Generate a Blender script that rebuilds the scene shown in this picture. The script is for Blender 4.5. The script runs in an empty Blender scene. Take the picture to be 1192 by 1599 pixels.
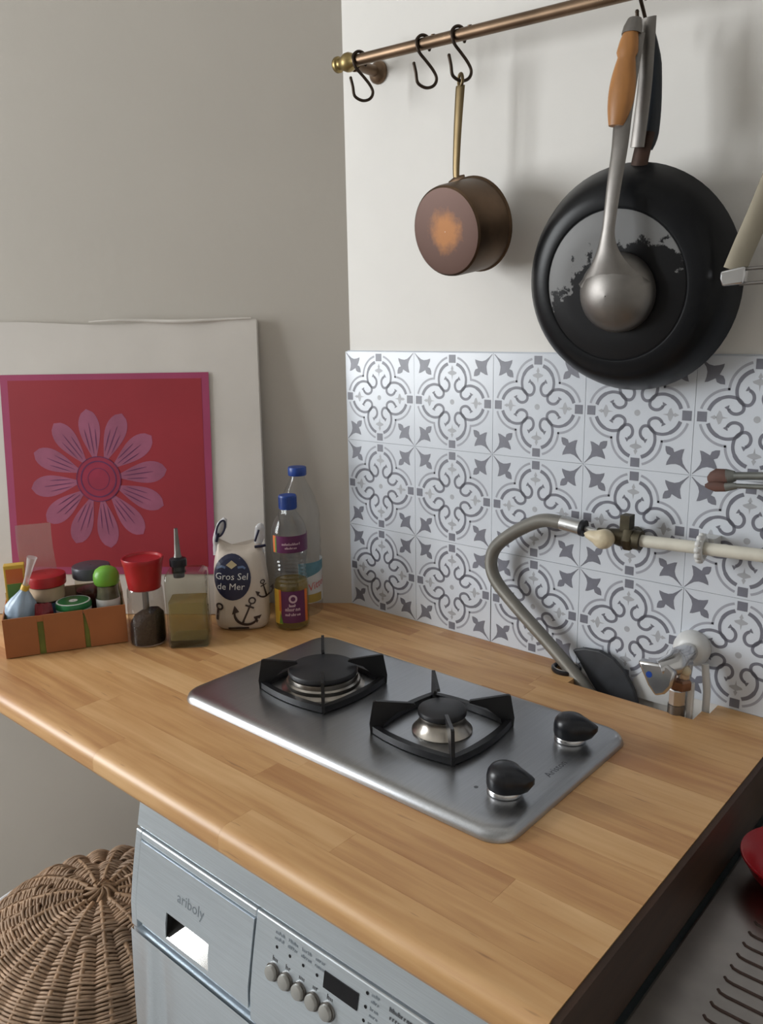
import bpy, math, random
from math import sin, cos, pi, radians
from mathutils import Vector, Matrix

random.seed(7)
S = bpy.context.scene
COL = S.collection
H = 0.90                       # worktop height

# ------------------------------------------------------------------ camera
cam_d = bpy.data.cameras.new('camera')
cam_d.sensor_fit = 'HORIZONTAL'
cam_d.sensor_width = 36.0
cam_d.lens = 1287.41 / 1192 * 36.0
cam_d.clip_start = 0.02
cam = bpy.data.objects.new('camera', cam_d)
COL.objects.link(cam)
_ya, _pi, _ro = -0.7210034, -0.2238292, -0.0175831
fw = Vector((sin(_ya)*cos(_pi), cos(_ya)*cos(_pi), sin(_pi)))
rt = fw.cross(Vector((0, 0, 1))).normalized()
up = rt.cross(fw)
rt, up = rt*cos(_ro) + up*sin(_ro), up*cos(_ro) - rt*sin(_ro)
cam.matrix_world = Matrix(((rt.x, up.x, -fw.x, 0.985), (rt.y, up.y, -fw.y, -1.0349),
                           (rt.z, up.z, -fw.z, 1.3938), (0, 0, 0, 1)))
S.camera = cam

# ------------------------------------------------------------------ world, window light, exposure
S.view_settings.view_transform = 'Standard'
S.view_settings.look = 'None'
S.view_settings.gamma = 1.0
S.view_settings.exposure = 0.0
S.view_settings.use_curve_mapping = False
world = bpy.data.worlds.new('overcast_sky')
S.world = world
world.use_nodes = True
world.node_tree.nodes['Background'].inputs[0].default_value = (0.75, 0.86, 1.0, 1)
world.node_tree.nodes['Background'].inputs[1].default_value = 1.2

WALL_D = Vector((-0.788, -0.6157, 0))         # the slanting left wall runs this way from the corner
WALL_N = Vector((0.6157, -0.788, 0))          # and faces this way
WIN_A = WALL_D * 2.2                          # far end of the left wall, the window wall starts here
WIN_D = Vector((0.5, -0.866, 0))
WIN_N = Vector((0.866, 0.5, 0))
WIN0, WIN1, WINZ0, WINZ1 = 0.10, 1.15, 0.95, 2.25
ld = bpy.data.lights.new('window_daylight', 'AREA')
ld.shape = 'RECTANGLE'
ld.size = WIN1 - WIN0
ld.size_y = WINZ1 - WINZ0
ld.energy = 74
ld.color = (0.985, 0.99, 1.0)
lo = bpy.data.objects.new('window_daylight', ld)
COL.objects.link(lo)
_c = WIN_A + WIN_D * ((WIN0 + WIN1)/2) - WIN_N * 0.16
lo.location = (_c.x, _c.y, (WINZ0 + WINZ1)/2)
lo.rotation_euler = WIN_N.to_track_quat('-Z', 'Y').to_euler()


# ------------------------------------------------------------------ materials
def mat(name, col, rough=0.5, metal=0.0, var=0.0, vscale=20, bump=0.0, bscale=80, col2=None, stretch=None,
        coat=0.0, spec=0.5, trans=0.0, ior=1.45, detail=4):
    m = bpy.data.materials.new(name)
    m.use_nodes = True
    nt = m.node_tree
    b = nt.nodes['Principled BSDF']
    b.inputs['Base Color'].default_value = (*col, 1)
    b.inputs['Roughness'].default_value = rough
    b.inputs['Metallic'].default_value = metal
    b.inputs['Coat Weight'].default_value = coat
    b.inputs['Specular IOR Level'].default_value = spec
    b.inputs['Transmission Weight'].default_value = trans
    b.inputs['IOR'].default_value = ior
    tc = nt.nodes.new('ShaderNodeTexCoord')
    mp = nt.nodes.new('ShaderNodeMapping')
    if stretch:
        mp.inputs['Scale'].default_value = stretch
    nt.links.new(tc.outputs['Object'], mp.inputs['Vector'])
    if var or col2:
        n = nt.nodes.new('ShaderNodeTexNoise')
        n.inputs['Scale'].default_value = vscale
        n.inputs['Detail'].default_value = detail
        nt.links.new(mp.outputs[0], n.inputs['Vector'])
        r = nt.nodes.new('ShaderNodeValToRGB')
        r.color_ramp.elements[0].position = 0.35
        r.color_ramp.elements[1].position = 0.68
        c2 = col2 or tuple(min(1, c*(1 - var)) for c in col)
        r.color_ramp.elements[0].color = (*c2, 1)
        r.color_ramp.elements[1].color = (*col, 1)
        nt.links.new(n.outputs['Fac'], r.inputs['Fac'])
        nt.links.new(r.outputs['Color'], b.inputs['Base Color'])
    if bump:
        n2 = nt.nodes.new('ShaderNodeTexNoise')
        n2.inputs['Scale'].default_value = bscale
        n2.inputs['Detail'].default_value = 3
        nt.links.new(mp.outputs[0], n2.inputs['Vector'])
        bp = nt.nodes.new('ShaderNodeBump')
        bp.inputs['Strength'].default_value = bump
        bp.inputs['Distance'].default_value = 0.002
        nt.links.new(n2.outputs['Fac'], bp.inputs['Height'])
        nt.links.new(bp.outputs['Normal'], b.inputs['Normal'])
    return m


def thin(name, tint, gloss=1.0, rough=0.05, alpha_col=None, milky=0.0):
    """thin clear sheet: what shows through it, a little of its own colour, and a Fresnel reflection"""
    m = bpy.data.materials.new(name)
    m.use_nodes = True
    nt = m.node_tree
    nt.nodes.remove(nt.nodes['Principled BSDF'])
    out = nt.nodes['Material Output']
    tr = nt.nodes.new('ShaderNodeBsdfTransparent')
    tr.inputs[0].default_value = (*tint, 1)
    base = tr.outputs[0]
    if milky:
        df = nt.nodes.new('ShaderNodeBsdfDiffuse')
        df.inputs[0].default_value = (*(alpha_col or tint), 1)
        mx = nt.nodes.new('ShaderNodeMixShader')
        mx.inputs[0].default_value = milky
        nt.links.new(tr.outputs[0], mx.inputs[1])
        nt.links.new(df.outputs[0], mx.inputs[2])
        base = mx.outputs[0]
    gl = nt.nodes.new('ShaderNodeBsdfGlossy')
    gl.inputs['Roughness'].default_value = rough
    lw = nt.nodes.new('ShaderNodeLayerWeight')
    pw = nt.nodes.new('ShaderNodeMath')
    pw.operation = 'POWER'
    pw.inputs[1].default_value = 4.0
    nt.links.new(lw.outputs['Facing'], pw.inputs[0])
    ma = nt.nodes.new('ShaderNodeMath')
    ma.operation = 'MULTIPLY_ADD'
    ma.inputs[1].default_value = 0.62*gloss
    ma.inputs[2].default_value = 0.05*gloss
    nt.links.new(pw.outputs[0], ma.inputs[0])
    m2 = nt.nodes.new('ShaderNodeMixShader')
    nt.links.new(ma.outputs[0], m2.inputs[0])
    nt.links.new(base, m2.inputs[1])
    nt.links.new(gl.outputs[0], m2.inputs[2])
    nt.links.new(m2.outputs[0], out.inputs['Surface'])
    return m


def brushed(name, col, rough=0.3, stretch=(3, 200, 200), amount=0.12, scale=6):
    m = mat(name, col, rough, 1.0, var=0.10, vscale=scale, stretch=stretch)
    nt = m.node_tree
    b = nt.nodes['Principled BSDF']
    n = [x for x in nt.nodes if x.type == 'TEX_NOISE'][0]
    mr = nt.nodes.new('ShaderNodeMapRange')
    mr.inputs['To Min'].default_value = rough - amount*0.6
    mr.inputs['To Max'].default_value = rough + amount
    nt.links.new(n.outputs['Fac'], mr.inputs['Value'])
    nt.links.new(mr.outputs[0], b.inputs['Roughness'])
    return m


def wood_staves(name, rough=0.44):
    m = bpy.data.materials.new(name)
    m.use_nodes = True
    nt = m.node_tree
    b = nt.nodes['Principled BSDF']
    L = nt.links.new
    tc = nt.nodes.new('ShaderNodeTexCoord')
    oi = nt.nodes.new('ShaderNodeObjectInfo')
    add = nt.nodes.new('ShaderNodeVectorMath')
    add.operation = 'ADD'
    mul = nt.nodes.new('ShaderNodeMath')
    mul.operation = 'MULTIPLY'
    mul.inputs[1].default_value = 37.0
    L(oi.outputs['Random'], mul.inputs[0])
    L(tc.outputs['Object'], add.inputs[0])
    L(mul.outputs[0], add.inputs[1])
    mp = nt.nodes.new('ShaderNodeMapping')
    mp.inputs['Scale'].default_value = (1.6, 26, 26)
    L(add.outputs[0], mp.inputs['Vector'])
    n = nt.nodes.new('ShaderNodeTexNoise')
    n.inputs['Scale'].default_value = 3.2
    n.inputs['Detail'].default_value = 6
    n.inputs['Distortion'].default_value = 0.5
    L(mp.outputs[0], n.inputs['Vector'])
    # broad figure
    n2 = nt.nodes.new('ShaderNodeTexNoise')
    n2.inputs['Scale'].default_value = 9
    n2.inputs['Detail'].default_value = 3
    mp2 = nt.nodes.new('ShaderNodeMapping')
    mp2.inputs['Scale'].default_value = (0.6, 2.0, 2.0)
    L(add.outputs[0], mp2.inputs['Vector'])
    L(mp2.outputs[0], n2.inputs['Vector'])
    r = nt.nodes.new('ShaderNodeValToRGB')
    e = r.color_ramp.elements
    e[0].position = 0.28
    e[0].color = (0.42, 0.195, 0.072, 1)
    e[1].position = 0.72
    e[1].color = (0.72, 0.450, 0.215, 1)
    x = e.new(0.5)
    x.color = (0.59, 0.330, 0.135, 1)
    mixf = nt.nodes.new('ShaderNodeMix')
    mixf.inputs['Factor'].default_value = 0.5
    L(n.outputs['Fac'], mixf.inputs['A'])
    L(n2.outputs['Fac'], mixf.inputs['B'])
    # each stave a little lighter or darker
    mr = nt.nodes.new('ShaderNodeMapRange')
    mr.inputs['To Min'].default_value = -0.14
    mr.inputs['To Max'].default_value = 0.13
    L(oi.outputs['Random'], mr.inputs['Value'])
    ad = nt.nodes.new('ShaderNodeMath')
    L(mixf.outputs['Result'], ad.inputs[0])
    L(mr.outputs[0], ad.inputs[1])
    L(ad.outputs[0], r.inputs['Fac'])
    # sparse dark flecks
    mp3 = nt.nodes.new('ShaderNodeMapping')
    mp3.inputs['Scale'].default_value = (14, 120, 120)
    L(add.outputs[0], mp3.inputs['Vector'])
    n3 = nt.nodes.new('ShaderNodeTexNoise')
    n3.inputs['Scale'].default_value = 1.3
    n3.inputs['Detail'].default_value = 2
    L(mp3.outputs[0], n3.inputs['Vector'])
    r3 = nt.nodes.new('ShaderNodeValToRGB')
    r3.color_ramp.elements[0].position = 0.69
    r3.color_ramp.elements[0].color = (0, 0, 0, 1)
    r3.color_ramp.elements[1].position = 0.80
    r3.color_ramp.elements[1].color = (0.55, 0.55, 0.55, 1)
    L(n3.outputs['Fac'], r3.inputs['Fac'])
    mx = nt.nodes.new('ShaderNodeMix')
    mx.data_type = 'RGBA'
    L(r3.outputs['Color'], mx.inputs['Factor'])
    L(r.outputs['Color'], mx.inputs['A'])
    mx.inputs['B'].default_value = (0.16, 0.065, 0.025, 1)
    L(mx.outputs['Result'], b.inputs['Base Color'])
    b.inputs['Roughness'].default_value = rough
    b.inputs['Specular IOR Level'].default_value = 0.7
    bp = nt.nodes.new('ShaderNodeBump')
    bp.inputs['Strength'].default_value = 0.08
    bp.inputs['Distance'].default_value = 0.001
    L(n.outputs['Fac'], bp.inputs['Height'])
    L(bp.outputs['Normal'], b.inputs['Normal'])
    return m


MT = {}
MT['paint_left'] = mat('paint_left_shaded', (0.545, 0.505, 0.45), 0.75, var=0.05, vscale=3, bump=0.15, bscale=60)  # darker than the back wall: shade of grazing light put into the colour
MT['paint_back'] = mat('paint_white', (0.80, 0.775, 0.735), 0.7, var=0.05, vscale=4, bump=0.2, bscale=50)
MT['ceiling'] = mat('ceiling_white', (0.75, 0.74, 0.72), 0.8, var=0.04)
MT['floor'] = mat('floor_vinyl', (0.36, 0.35, 0.335), 0.6, var=0.3, vscale=8)
MT['tile'] = mat('glazed_tile', (0.64, 0.675, 0.73), 0.22, var=0.03, vscale=12)
MT['grout'] = mat('grout', (0.58, 0.61, 0.66), 0.8, var=0.1)
MT['print_dark'] = mat('print_slate', (0.185, 0.188, 0.225), 0.35, var=0.12, vscale=60)
MT['print_mid'] = mat('print_mid_grey', (0.36, 0.37, 0.42), 0.35, var=0.1, vscale=60)
MT['print_pale'] = mat('print_pale_grey', (0.42, 0.43, 0.46), 0.35, var=0.1, vscale=60)
MT['stave'] = wood_staves('beech_staves')
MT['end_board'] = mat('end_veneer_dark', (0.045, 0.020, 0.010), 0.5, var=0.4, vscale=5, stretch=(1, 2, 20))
MT['hob'] = brushed('brushed_steel', (0.45, 0.46, 0.475), 0.30, (160, 3, 160), 0.10)
MT['steel'] = mat('steel', (0.55, 0.55, 0.54), 0.3, 1.0, var=0.15, vscale=40)
MT['steel_dull'] = mat('steel_dull', (0.245, 0.23, 0.215), 0.45, 1.0, var=0.2, vscale=30)
MT['strap'] = mat('tan_strap', (0.20, 0.175, 0.13), 0.45, 0.7, var=0.2, vscale=20)
MT['chrome'] = mat('chrome', (0.62, 0.62, 0.63), 0.22, 1.0, var=0.1, vscale=20)
MT['iron'] = mat('black_enamel', (0.012, 0.012, 0.014), 0.38, var=0.3, vscale=40)
MT['knob'] = mat('black_plastic', (0.010, 0.011, 0.015), 0.30, var=0.2, vscale=20)
MT['cap_black'] = mat('burner_cap', (0.020, 0.020, 0.023), 0.45, var=0.25, vscale=40)
MT['burner'] = mat('burner_alloy', (0.50, 0.46, 0.41), 0.28, 1.0, var=0.45, vscale=25)
MT['machine'] = brushed('appliance_silver', (0.76, 0.83, 0.89), 0.30, (3, 160, 160), 0.05)
MT['machine'].node_tree.nodes['Principled BSDF'].inputs['Metallic'].default_value = 0.72
MT['machine_line'] = mat('appliance_seam', (0.03, 0.03, 0.035), 0.6, var=0.2)
MT['polished'] = mat('polished_recess', (0.95, 0.95, 0.95), 0.08, 0.9, var=0.02)
MT['button'] = mat('button_grey', (0.42, 0.41, 0.385), 0.35, 0.3, var=0.1, vscale=60)
MT['screen'] = mat('dark_display', (0.008, 0.008, 0.010), 0.12, var=0.2)
MT['ink'] = mat('grey_ink', (0.10, 0.105, 0.115), 0.5, var=0.2)
MT['ink_soft'] = mat('soft_grey_ink', (0.22, 0.25, 0.28), 0.5, var=0.2)
MT['wicker'] = mat('wicker', (0.50, 0.335, 0.22), 0.6, var=0.42, vscale=22, bump=0.3, bscale=300, detail=6)
MT['wicker_stake'] = mat('wicker_stake', (0.42, 0.26, 0.15), 0.6, var=0.4, vscale=30)
MT['cloth_white'] = mat('liner_white', (0.75, 0.75, 0.77), 0.8, var=0.06)
MT['brass'] = mat('aged_brass', (0.215, 0.145, 0.095), 0.42, 1.0, var=0.35, vscale=14)
MT['brass_end'] = mat('brass_finial', (0.36, 0.27, 0.12), 0.40, 1.0, var=0.4, vscale=40)
MT['hook'] = mat('dark_bronze', (0.075, 0.055, 0.042), 0.42, 0.9, var=0.4, vscale=60)
MT['pot_side'] = mat('tarnished_copper', (0.15, 0.095, 0.058), 0.42, 0.85, var=0.5, vscale=14)
MT['pot_handle'] = mat('brass_handle', (0.30, 0.22, 0.115), 0.42, 0.9, var=0.55, vscale=18, stretch=(1, 1, .4))
MT['pan'] = mat('pan_black', (0.008, 0.0085, 0.010), 0.30, var=0.25, vscale=15, spec=0.22)
MT['pan_bracket'] = mat('burnt_bracket', (0.055, 0.028, 0.018), 0.45, 0.4, var=0.6, vscale=40)
MT['pan_blue'] = mat('pan_handle_black', (0.012, 0.016, 0.022), 0.4, var=0.2, vscale=20)
MT['wood_grip'] = mat('wood_grip', (0.47, 0.205, 0.060), 0.42, var=0.35, vscale=9, stretch=(6, 6, 1))
MT['cream'] = mat('cream_plastic', (0.70, 0.60, 0.42), 0.42, var=0.15, vscale=40)
MT['pipe'] = mat('cream_painted_pipe', (0.66, 0.63, 0.54), 0.38, var=0.15, vscale=30)
MT['white_plastic'] = mat('white_plastic', (0.66, 0.66, 0.65), 0.35, var=0.08, vscale=30)
MT['old_brass'] = mat('dull_valve_brass', (0.10, 0.085, 0.055), 0.5, 0.7, var=0.5, vscale=60)
MT['copper_nut'] = mat('copper_nut', (0.30, 0.16, 0.10), 0.35, 0.8, var=0.3, vscale=60)
MT['sheet_dark'] = mat('sheet_dark_grey', (0.045, 0.048, 0.055), 0.55, var=0.3, vscale=40)
MT['blue_dot'] = mat('blue_dot', (0.01, 0.05, 0.28), 0.3, var=0.1)
MT['sink'] = mat('sink_steel', (0.50, 0.455, 0.41), 0.30, 1.0, var=0.3, vscale=12)
MT['sink_rib'] = mat('drainer_rib', (0.27, 0.245, 0.215), 0.4, 0.7, var=0.2, vscale=30)
MT['groove'] = mat('drainer_groove', (0.085, 0.05, 0.04), 0.6, var=0.3, vscale=40)
MT['red_plastic'] = mat('red_plastic', (0.42, 0.012, 0.018), 0.25, var=0.2, vscale=10)
MT['red_lid'] = mat('red_lid', (0.40, 0.016, 0.020), 0.33, var=0.15, vscale=30)
MT['canvas'] = mat('poster_card', (0.66, 0.615, 0.565), 0.7, var=0.10, vscale=5, bump=0.2, bscale=30)
MT['poster_pink'] = mat('poster_pink', (0.36, 0.048, 0.125), 0.6, var=0.1, vscale=10)
MT['poster_red'] = mat('poster_red', (0.32, 0.020, 0.031), 0.55, var=0.12, vscale=8)
MT['petal'] = mat('poster_mauve', (0.36, 0.100, 0.175), 0.55, var=0.28, vscale=18)
MT['petal_line'] = mat('poster_plum', (0.13, 0.022, 0.095), 0.55, var=0.2, vscale=30)
MT['petal_heart'] = mat('poster_crimson', (0.32, 0.020, 0.055), 0.55, var=0.15, vscale=30)
MT['crate'] = mat('orange_card', (0.42, 0.155, 0.056), 0.55, var=0.18, vscale=10)
MT['crate_in'] = mat('green_card', (0.20, 0.235, 0.045), 0.6, var=0.4, vscale=25)
MT['crate_back'] = mat('pale_card', (0.50, 0.37, 0.235), 0.65, var=0.15, vscale=20)
MT['green_lid'] = mat('green_lid', (0.02, 0.20, 0.06), 0.35, var=0.2, vscale=60)
MT['lime'] = mat('lime_cap', (0.16, 0.42, 0.045), 0.38, var=0.1, vscale=30)
MT['grey_lid'] = mat('slate_lid', (0.085, 0.09, 0.105), 0.35, 0.3, var=0.2, vscale=30)
MT['white_print'] = mat('white_print', (0.72, 0.72, 0.70), 0.5, var=0.06)
MT['jar_dark'] = mat('dark_jam', (0.10, 0.018, 0.016), 0.3, var=0.4, vscale=30)
MT['jar_blue'] = mat('blue_label', (0.10, 0.15, 0.26), 0.45, var=0.3, vscale=60)
MT['jar_cream'] = mat('cream_label', (0.55, 0.40, 0.27), 0.45, var=0.2, vscale=40)
MT['spice'] = mat('green_spice', (0.20, 0.19, 0.12), 0.7, var=0.5, vscale=60)
MT['blue_bag'] = mat('pale_blue_bag', (0.40, 0.52, 0.66), 0.32, var=0.25, vscale=14, bump=0.6, bscale=40)
MT['yellow'] = mat('yellow_print', (0.68, 0.42, 0.05), 0.4, var=0.1)
MT['orange'] = mat('orange_print', (0.62, 0.15, 0.03), 0.4, var=0.1)
MT['green_print'] = mat('green_print', (0.13, 0.26, 0.035), 0.4, var=0.2)
MT['film'] = thin('clear_film', (0.96, 0.93, 0.92), 0.7, 0.12, (0.8, 0.75, 0.72), 0.16)
MT['mill_glass'] = thin('mill_glass', (0.82, 0.80, 0.78), 1.3, 0.05)
MT['film_neck'] = thin('clear_neck', (0.93, 0.92, 0.92), 1.2, 0.15, (0.8, 0.78, 0.77), 0.35)
MT['glass'] = thin('clear_glass', (0.88, 0.88, 0.83), 1.2, 0.04)
MT['glass_edge'] = thin('thick_glass', (0.66, 0.70, 0.62), 1.1, 0.05)
MT['vinegar'] = thin('pale_vinegar', (0.80, 0.76, 0.50), 0.6, 0.05, (0.46, 0.42, 0.24), 0.22)
MT['pet'] = thin('clear_pet', (0.95, 0.96, 0.97), 0.9, 0.06)
MT['oil'] = thin('sunflower_oil', (0.88, 0.74, 0.36), 0.5, 0.05, (0.50, 0.38, 0.13), 0.20)
MT['pepper'] = mat('peppercorns', (0.030, 0.020, 0.019), 0.6, var=0.6, vscale=240, bump=0.9, bscale=260)
MT['navy_cap'] = mat('blue_cap', (0.015, 0.055, 0.27), 0.38, var=0.12, vscale=60)
MT['purple'] = mat('plum_label', (0.105, 0.016, 0.075), 0.4, var=0.15, vscale=30)
MT['salt'] = mat('salt_bag', (0.60, 0.52, 0.44), 0.42, var=0.10, vscale=12, bump=0.4, bscale=60)
MT['salt_top'] = mat('clear_crumple', (0.66, 0.65, 0.66), 0.25, var=0.25, vscale=40, bump=0.6, bscale=80)
MT['navy'] = mat('navy_print', (0.014, 0.016, 0.048), 0.4, var=0.2, vscale=30)
MT['brown_print'] = mat('brown_print', (0.045, 0.028, 0.026), 0.45, var=0.2)
MT['gold'] = mat('gold_print', (0.48, 0.38, 0.22), 0.45, var=0.2)
MT['pink_print'] = mat('pink_print', (0.55, 0.38, 0.42), 0.45, var=0.1)
MT['teal'] = mat('teal_label', (0.12, 0.27, 0.33), 0.45, var=0.35, vscale=40)
MT['water_white'] = mat('water_label', (0.55, 0.55, 0.54), 0.45, var=0.1)
MT['red_print'] = mat('red_print', (0.55, 0.09, 0.09), 0.45, var=0.1)
MT['mustard'] = mat('mustard_print', (0.38, 0.27, 0.06), 0.45, var=0.2)
MT['bristle'] = mat('bristle', (0.13, 0.06, 0.045), 0.7, var=0.45, vscale=80, stretch=(.2, 1, 1))
MT['brush_metal'] = mat('grey_ferrule', (0.20, 0.205, 0.19), 0.45, 0.6, var=0.3, vscale=40)
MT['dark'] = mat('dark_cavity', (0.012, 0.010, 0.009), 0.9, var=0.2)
MT['window_frame'] = mat('window_frame_white', (0.75, 0.75, 0.74), 0.5, var=0.04)
MT['pane'] = thin('window_pane', (0.97, 0.98, 0.98), 0.6, 0.02)


def hose_material():
    m = mat('braided_hose', (0.25, 0.24, 0.215), 0.45, 0.5, var=0.15, vscale=30)
    nt = m.node_tree
    uv = nt.nodes.new('ShaderNodeUVMap')
    w = nt.nodes.new('ShaderNodeTexWave')
    w.bands_direction = 'X'
    w.inputs['Scale'].default_value = 60
    nt.links.new(uv.outputs[0], w.inputs['Vector'])
    bp = nt.nodes.new('ShaderNodeBump')
    bp.inputs['Strength'].default_value = 0.35
    bp.inputs['Distance'].default_value = 0.001
    nt.links.new(w.outputs['Fac'], bp.inputs['Height'])
    nt.links.new(bp.outputs['Normal'], nt.nodes['Principled BSDF'].inputs['Normal'])
    return m


MT['hose'] = hose_material()


def worn_material(name, base, worn, axis_bias, cx, cz, metal, nscale, lo_, hi_):
    """base colour with a worn patch of another colour (the wear itself has this shape)"""
    m = mat(name, base, 0.42)
    nt = m.node_tree
    b = nt.nodes['Principled BSDF']
    L = nt.links.new
    tc = nt.nodes.new('ShaderNodeTexCoord')
    sep = nt.nodes.new('ShaderNodeSeparateXYZ')
    L(tc.outputs['Object'], sep.inputs[0])
    n = nt.nodes.new('ShaderNodeTexNoise')
    n.inputs['Scale'].default_value = nscale
    n.inputs['Detail'].default_value = 8
    n.inputs['Roughness'].default_value = 0.65
    L(tc.outputs['Object'], n.inputs['Vector'])

    def mth(op, a, bb):
        x = nt.nodes.new('ShaderNodeMath')
        x.operation = op
        for i, v in enumerate((a, bb)):
            if isinstance(v, (int, float)):
                x.inputs[i].default_value = v
            else:
                L(v, x.inputs[i])
        return x.outputs[0]
    dx = mth('SUBTRACT', sep.outputs['X'], cx)
    dz = mth('SUBTRACT', sep.outputs['Z'], cz)
    if axis_bias == 'round':
        d = mth('SQRT', mth('ADD', mth('MULTIPLY', dx, dx), mth('MULTIPLY', dz, dz)), 0)
        v = mth('SUBTRACT', mth('MULTIPLY', n.outputs['Fac'], 0.035), d)
    else:      # upper left crescent: high and away from a blackened centre
        d = mth('SQRT', mth('ADD', mth('MULTIPLY', dx, dx), mth('MULTIPLY', dz, dz)), 0)
        e1 = mth('ADD', mth('SUBTRACT', d, 0.112), mth('MULTIPLY', dz, 0.26))
        v = mth('ADD', e1, mth('MULTIPLY', mth('SUBTRACT', n.outputs['Fac'], 0.5), 0.15))
    r = nt.nodes.new('ShaderNodeMapRange')
    r.inputs['From Min'].default_value = lo_
    r.inputs['From Max'].default_value = hi_
    L(v, r.inputs['Value'])
    mx = nt.nodes.new('ShaderNodeMix')
    mx.data_type = 'RGBA'
    L(r.outputs[0], mx.inputs['Factor'])
    mx.inputs['A'].default_value = (*base, 1)
    mx.inputs['B'].default_value = (*worn, 1)
    L(mx.outputs['Result'], b.inputs['Base Color'])
    b.inputs['Metallic'].default_value = metal
    b.inputs['Specular IOR Level'].default_value = 0.2
    return m


MT['pan_disc'] = worn_material('pan_worn_disc', (0.011, 0.011, 0.012), (0.20, 0.20, 0.20), 'crescent', 0.028, -0.042, 0.0, 42, 0.0, 0.006)
MT['pot_base'] = worn_material('pot_burnt_base', (0.105, 0.058, 0.045), (0.30, 0.130, 0.048), 'round', 0.0, 0.0, 0.25, 60, -0.014, 0.004)


# ------------------------------------------------------------------ mesh builder
class MB:
    def __init__(self):
        self.v, self.f, self.mi, self.uv = [], [], [], {}

    def add(self, vs, fs, mi=0, M=None):
        o = len(self.v)
        for p in vs:
            p = Vector(p)
            self.v.append(M @ p if M is not None else p)
        for f in fs:
            self.f.append([i + o for i in f])
            self.mi.append(mi)
        return self

    def box(self, a, b, mi=0, M=None):
        (x0, y0, z0), (x1, y1, z1) = a, b
        vs = [(x0, y0, z0), (x1, y0, z0), (x1, y1, z0), (x0, y1, z0), (x0, y0, z1), (x1, y0, z1), (x1, y1, z1), (x0, y1, z1)]
        fs = [(0, 3, 2, 1), (4, 5, 6, 7), (0, 1, 5, 4), (1, 2, 6, 5), (2, 3, 7, 6), (3, 0, 4, 7)]
        return self.add(vs, fs, mi, M)

    def lathe(self, prof, seg=32, mi=0, M=None, caps=True):
        """profile of (radius, z) about local z; mi may be a list, one per band"""
        vs, fs, mis = [], [], []
        n = len(prof)
        for r, z in prof:
            for k in range(seg):
                a = 2*pi*k/seg
                vs.append((r*cos(a), r*sin(a), z))
        for i in range(n - 1):
            for k in range(seg):
                k2 = (k + 1) % seg
                fs.append((i*seg + k, i*seg + k2, (i+1)*seg + k2, (i+1)*seg + k))
                mis.append(mi[i] if isinstance(mi, (list, tuple)) else mi)
        if caps:
            fs.append(tuple(range(seg))[::-1])
            mis.append(mis[0])
            fs.append(tuple((n-1)*seg + k for k in range(seg)))
            mis.append(mis[-2])
        o = len(self.v)
        self.add(vs, fs, 0, M)
        self.mi[-len(fs):] = mis
        return self

    def tube(self, pts, r, seg=10, mi=0, closed=False, caps=True, flat=1.0, upv=None):
        pts = [Vector(p) for p in pts]
        n = len(pts)
        rs = r if isinstance(r, (list, tuple)) else [r]*n
        vs = []
        prev = None
        for i, p in enumerate(pts):
            if closed:
                t = (pts[(i+1) % n] - pts[i-1]).normalized()
            else:
                t = (pts[min(i+1, n-1)] - pts[max(i-1, 0)]).normalized()
            if upv is not None:
                a = Vector(upv)
            elif prev is None:
                a = Vector((0, 0, 1)) if abs(t.z) < 0.9 else Vector((1, 0, 0))
            else:
                a = prev
            u = (a - t*a.dot(t)).normalized()
            prev = u
            w = t.cross(u)
            for k in range(seg):
                q = 2*pi*k/seg
                vs.append(p + u*(rs[i]*cos(q)) + w*(rs[i]*flat*sin(q)))
        fs = []
        for i in range(n if closed else n-1):
            j = (i+1) % n
            for k in range(seg):
                k2 = (k+1) % seg
                fs.append((i*seg+k, i*seg+k2, j*seg+k2, j*seg+k))
        if caps and not closed:
            fs.append(tuple(range(seg))[::-1])
            fs.append(tuple((n-1)*seg+k for k in range(seg)))
        return self.add(vs, fs, mi)

    def prism(self, poly, z0, z1, mi=0, M=None):
        n = len(poly)
        vs = [(x, y, z0) for x, y in poly] + [(x, y, z1) for x, y in poly]
        fs = [tuple(range(n))[::-1], tuple(range(n, 2*n))]
        for i in range(n):
            j = (i+1) % n
            fs.append((i, j, n+j, n+i))
        return self.add(vs, fs, mi, M)

    def flat(self, polys, fn, mi=0):
        """2-D polygons laid on a surface by fn(u, v)"""
        for poly in polys:
            self.add([fn(u, v) for u, v in poly], [tuple(range(len(poly)))], mi)
        return self

    def build(self, name, mats, parent=None, loc=None, smooth=40, bevel=None, kind=None, label=None, rot=None):
        if not isinstance(mats, (list, tuple)):
            mats = [mats]
        me = bpy.data.meshes.new(name)
        off = Vector((0, 0, 0))
        if parent is not None and loc is None:
            off = parent_loc(parent)
        elif loc is not None and parent is None:
            off = Vector(loc)
        me.from_pydata([tuple(p - off) for p in self.v], [], self.f)
        for m in mats:
            me.materials.append(MT[m] if isinstance(m, str) else m)
        me.polygons.foreach_set('material_index', self.mi)
        if smooth:
            me.polygons.foreach_set('use_smooth', [True]*len(self.f))
            me.set_sharp_from_angle(angle=radians(smooth))
        me.update()
        o = bpy.data.objects.new(name, me)
        COL.objects.link(o)
        if parent is not None:
            o.parent = parent
        elif loc is not None:
            o.location = loc
        if rot is not None:
            o.rotation_euler = rot
        if bevel:
            md = o.modifiers.new('bevel', 'BEVEL')
            md.width = bevel
            md.segments = 2
            md.limit_method = 'ANGLE'
            md.angle_limit = radians(45)
        if kind:
            o['kind'] = kind
        if label:
            o['label'] = label
        return o


def parent_loc(o):
    L = Vector((0, 0, 0))
    while o is not None:
        if o.get('local'):
            return Vector((0, 0, 0))
        L = L + Vector(o.location)
        o = o.parent
    return L


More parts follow.
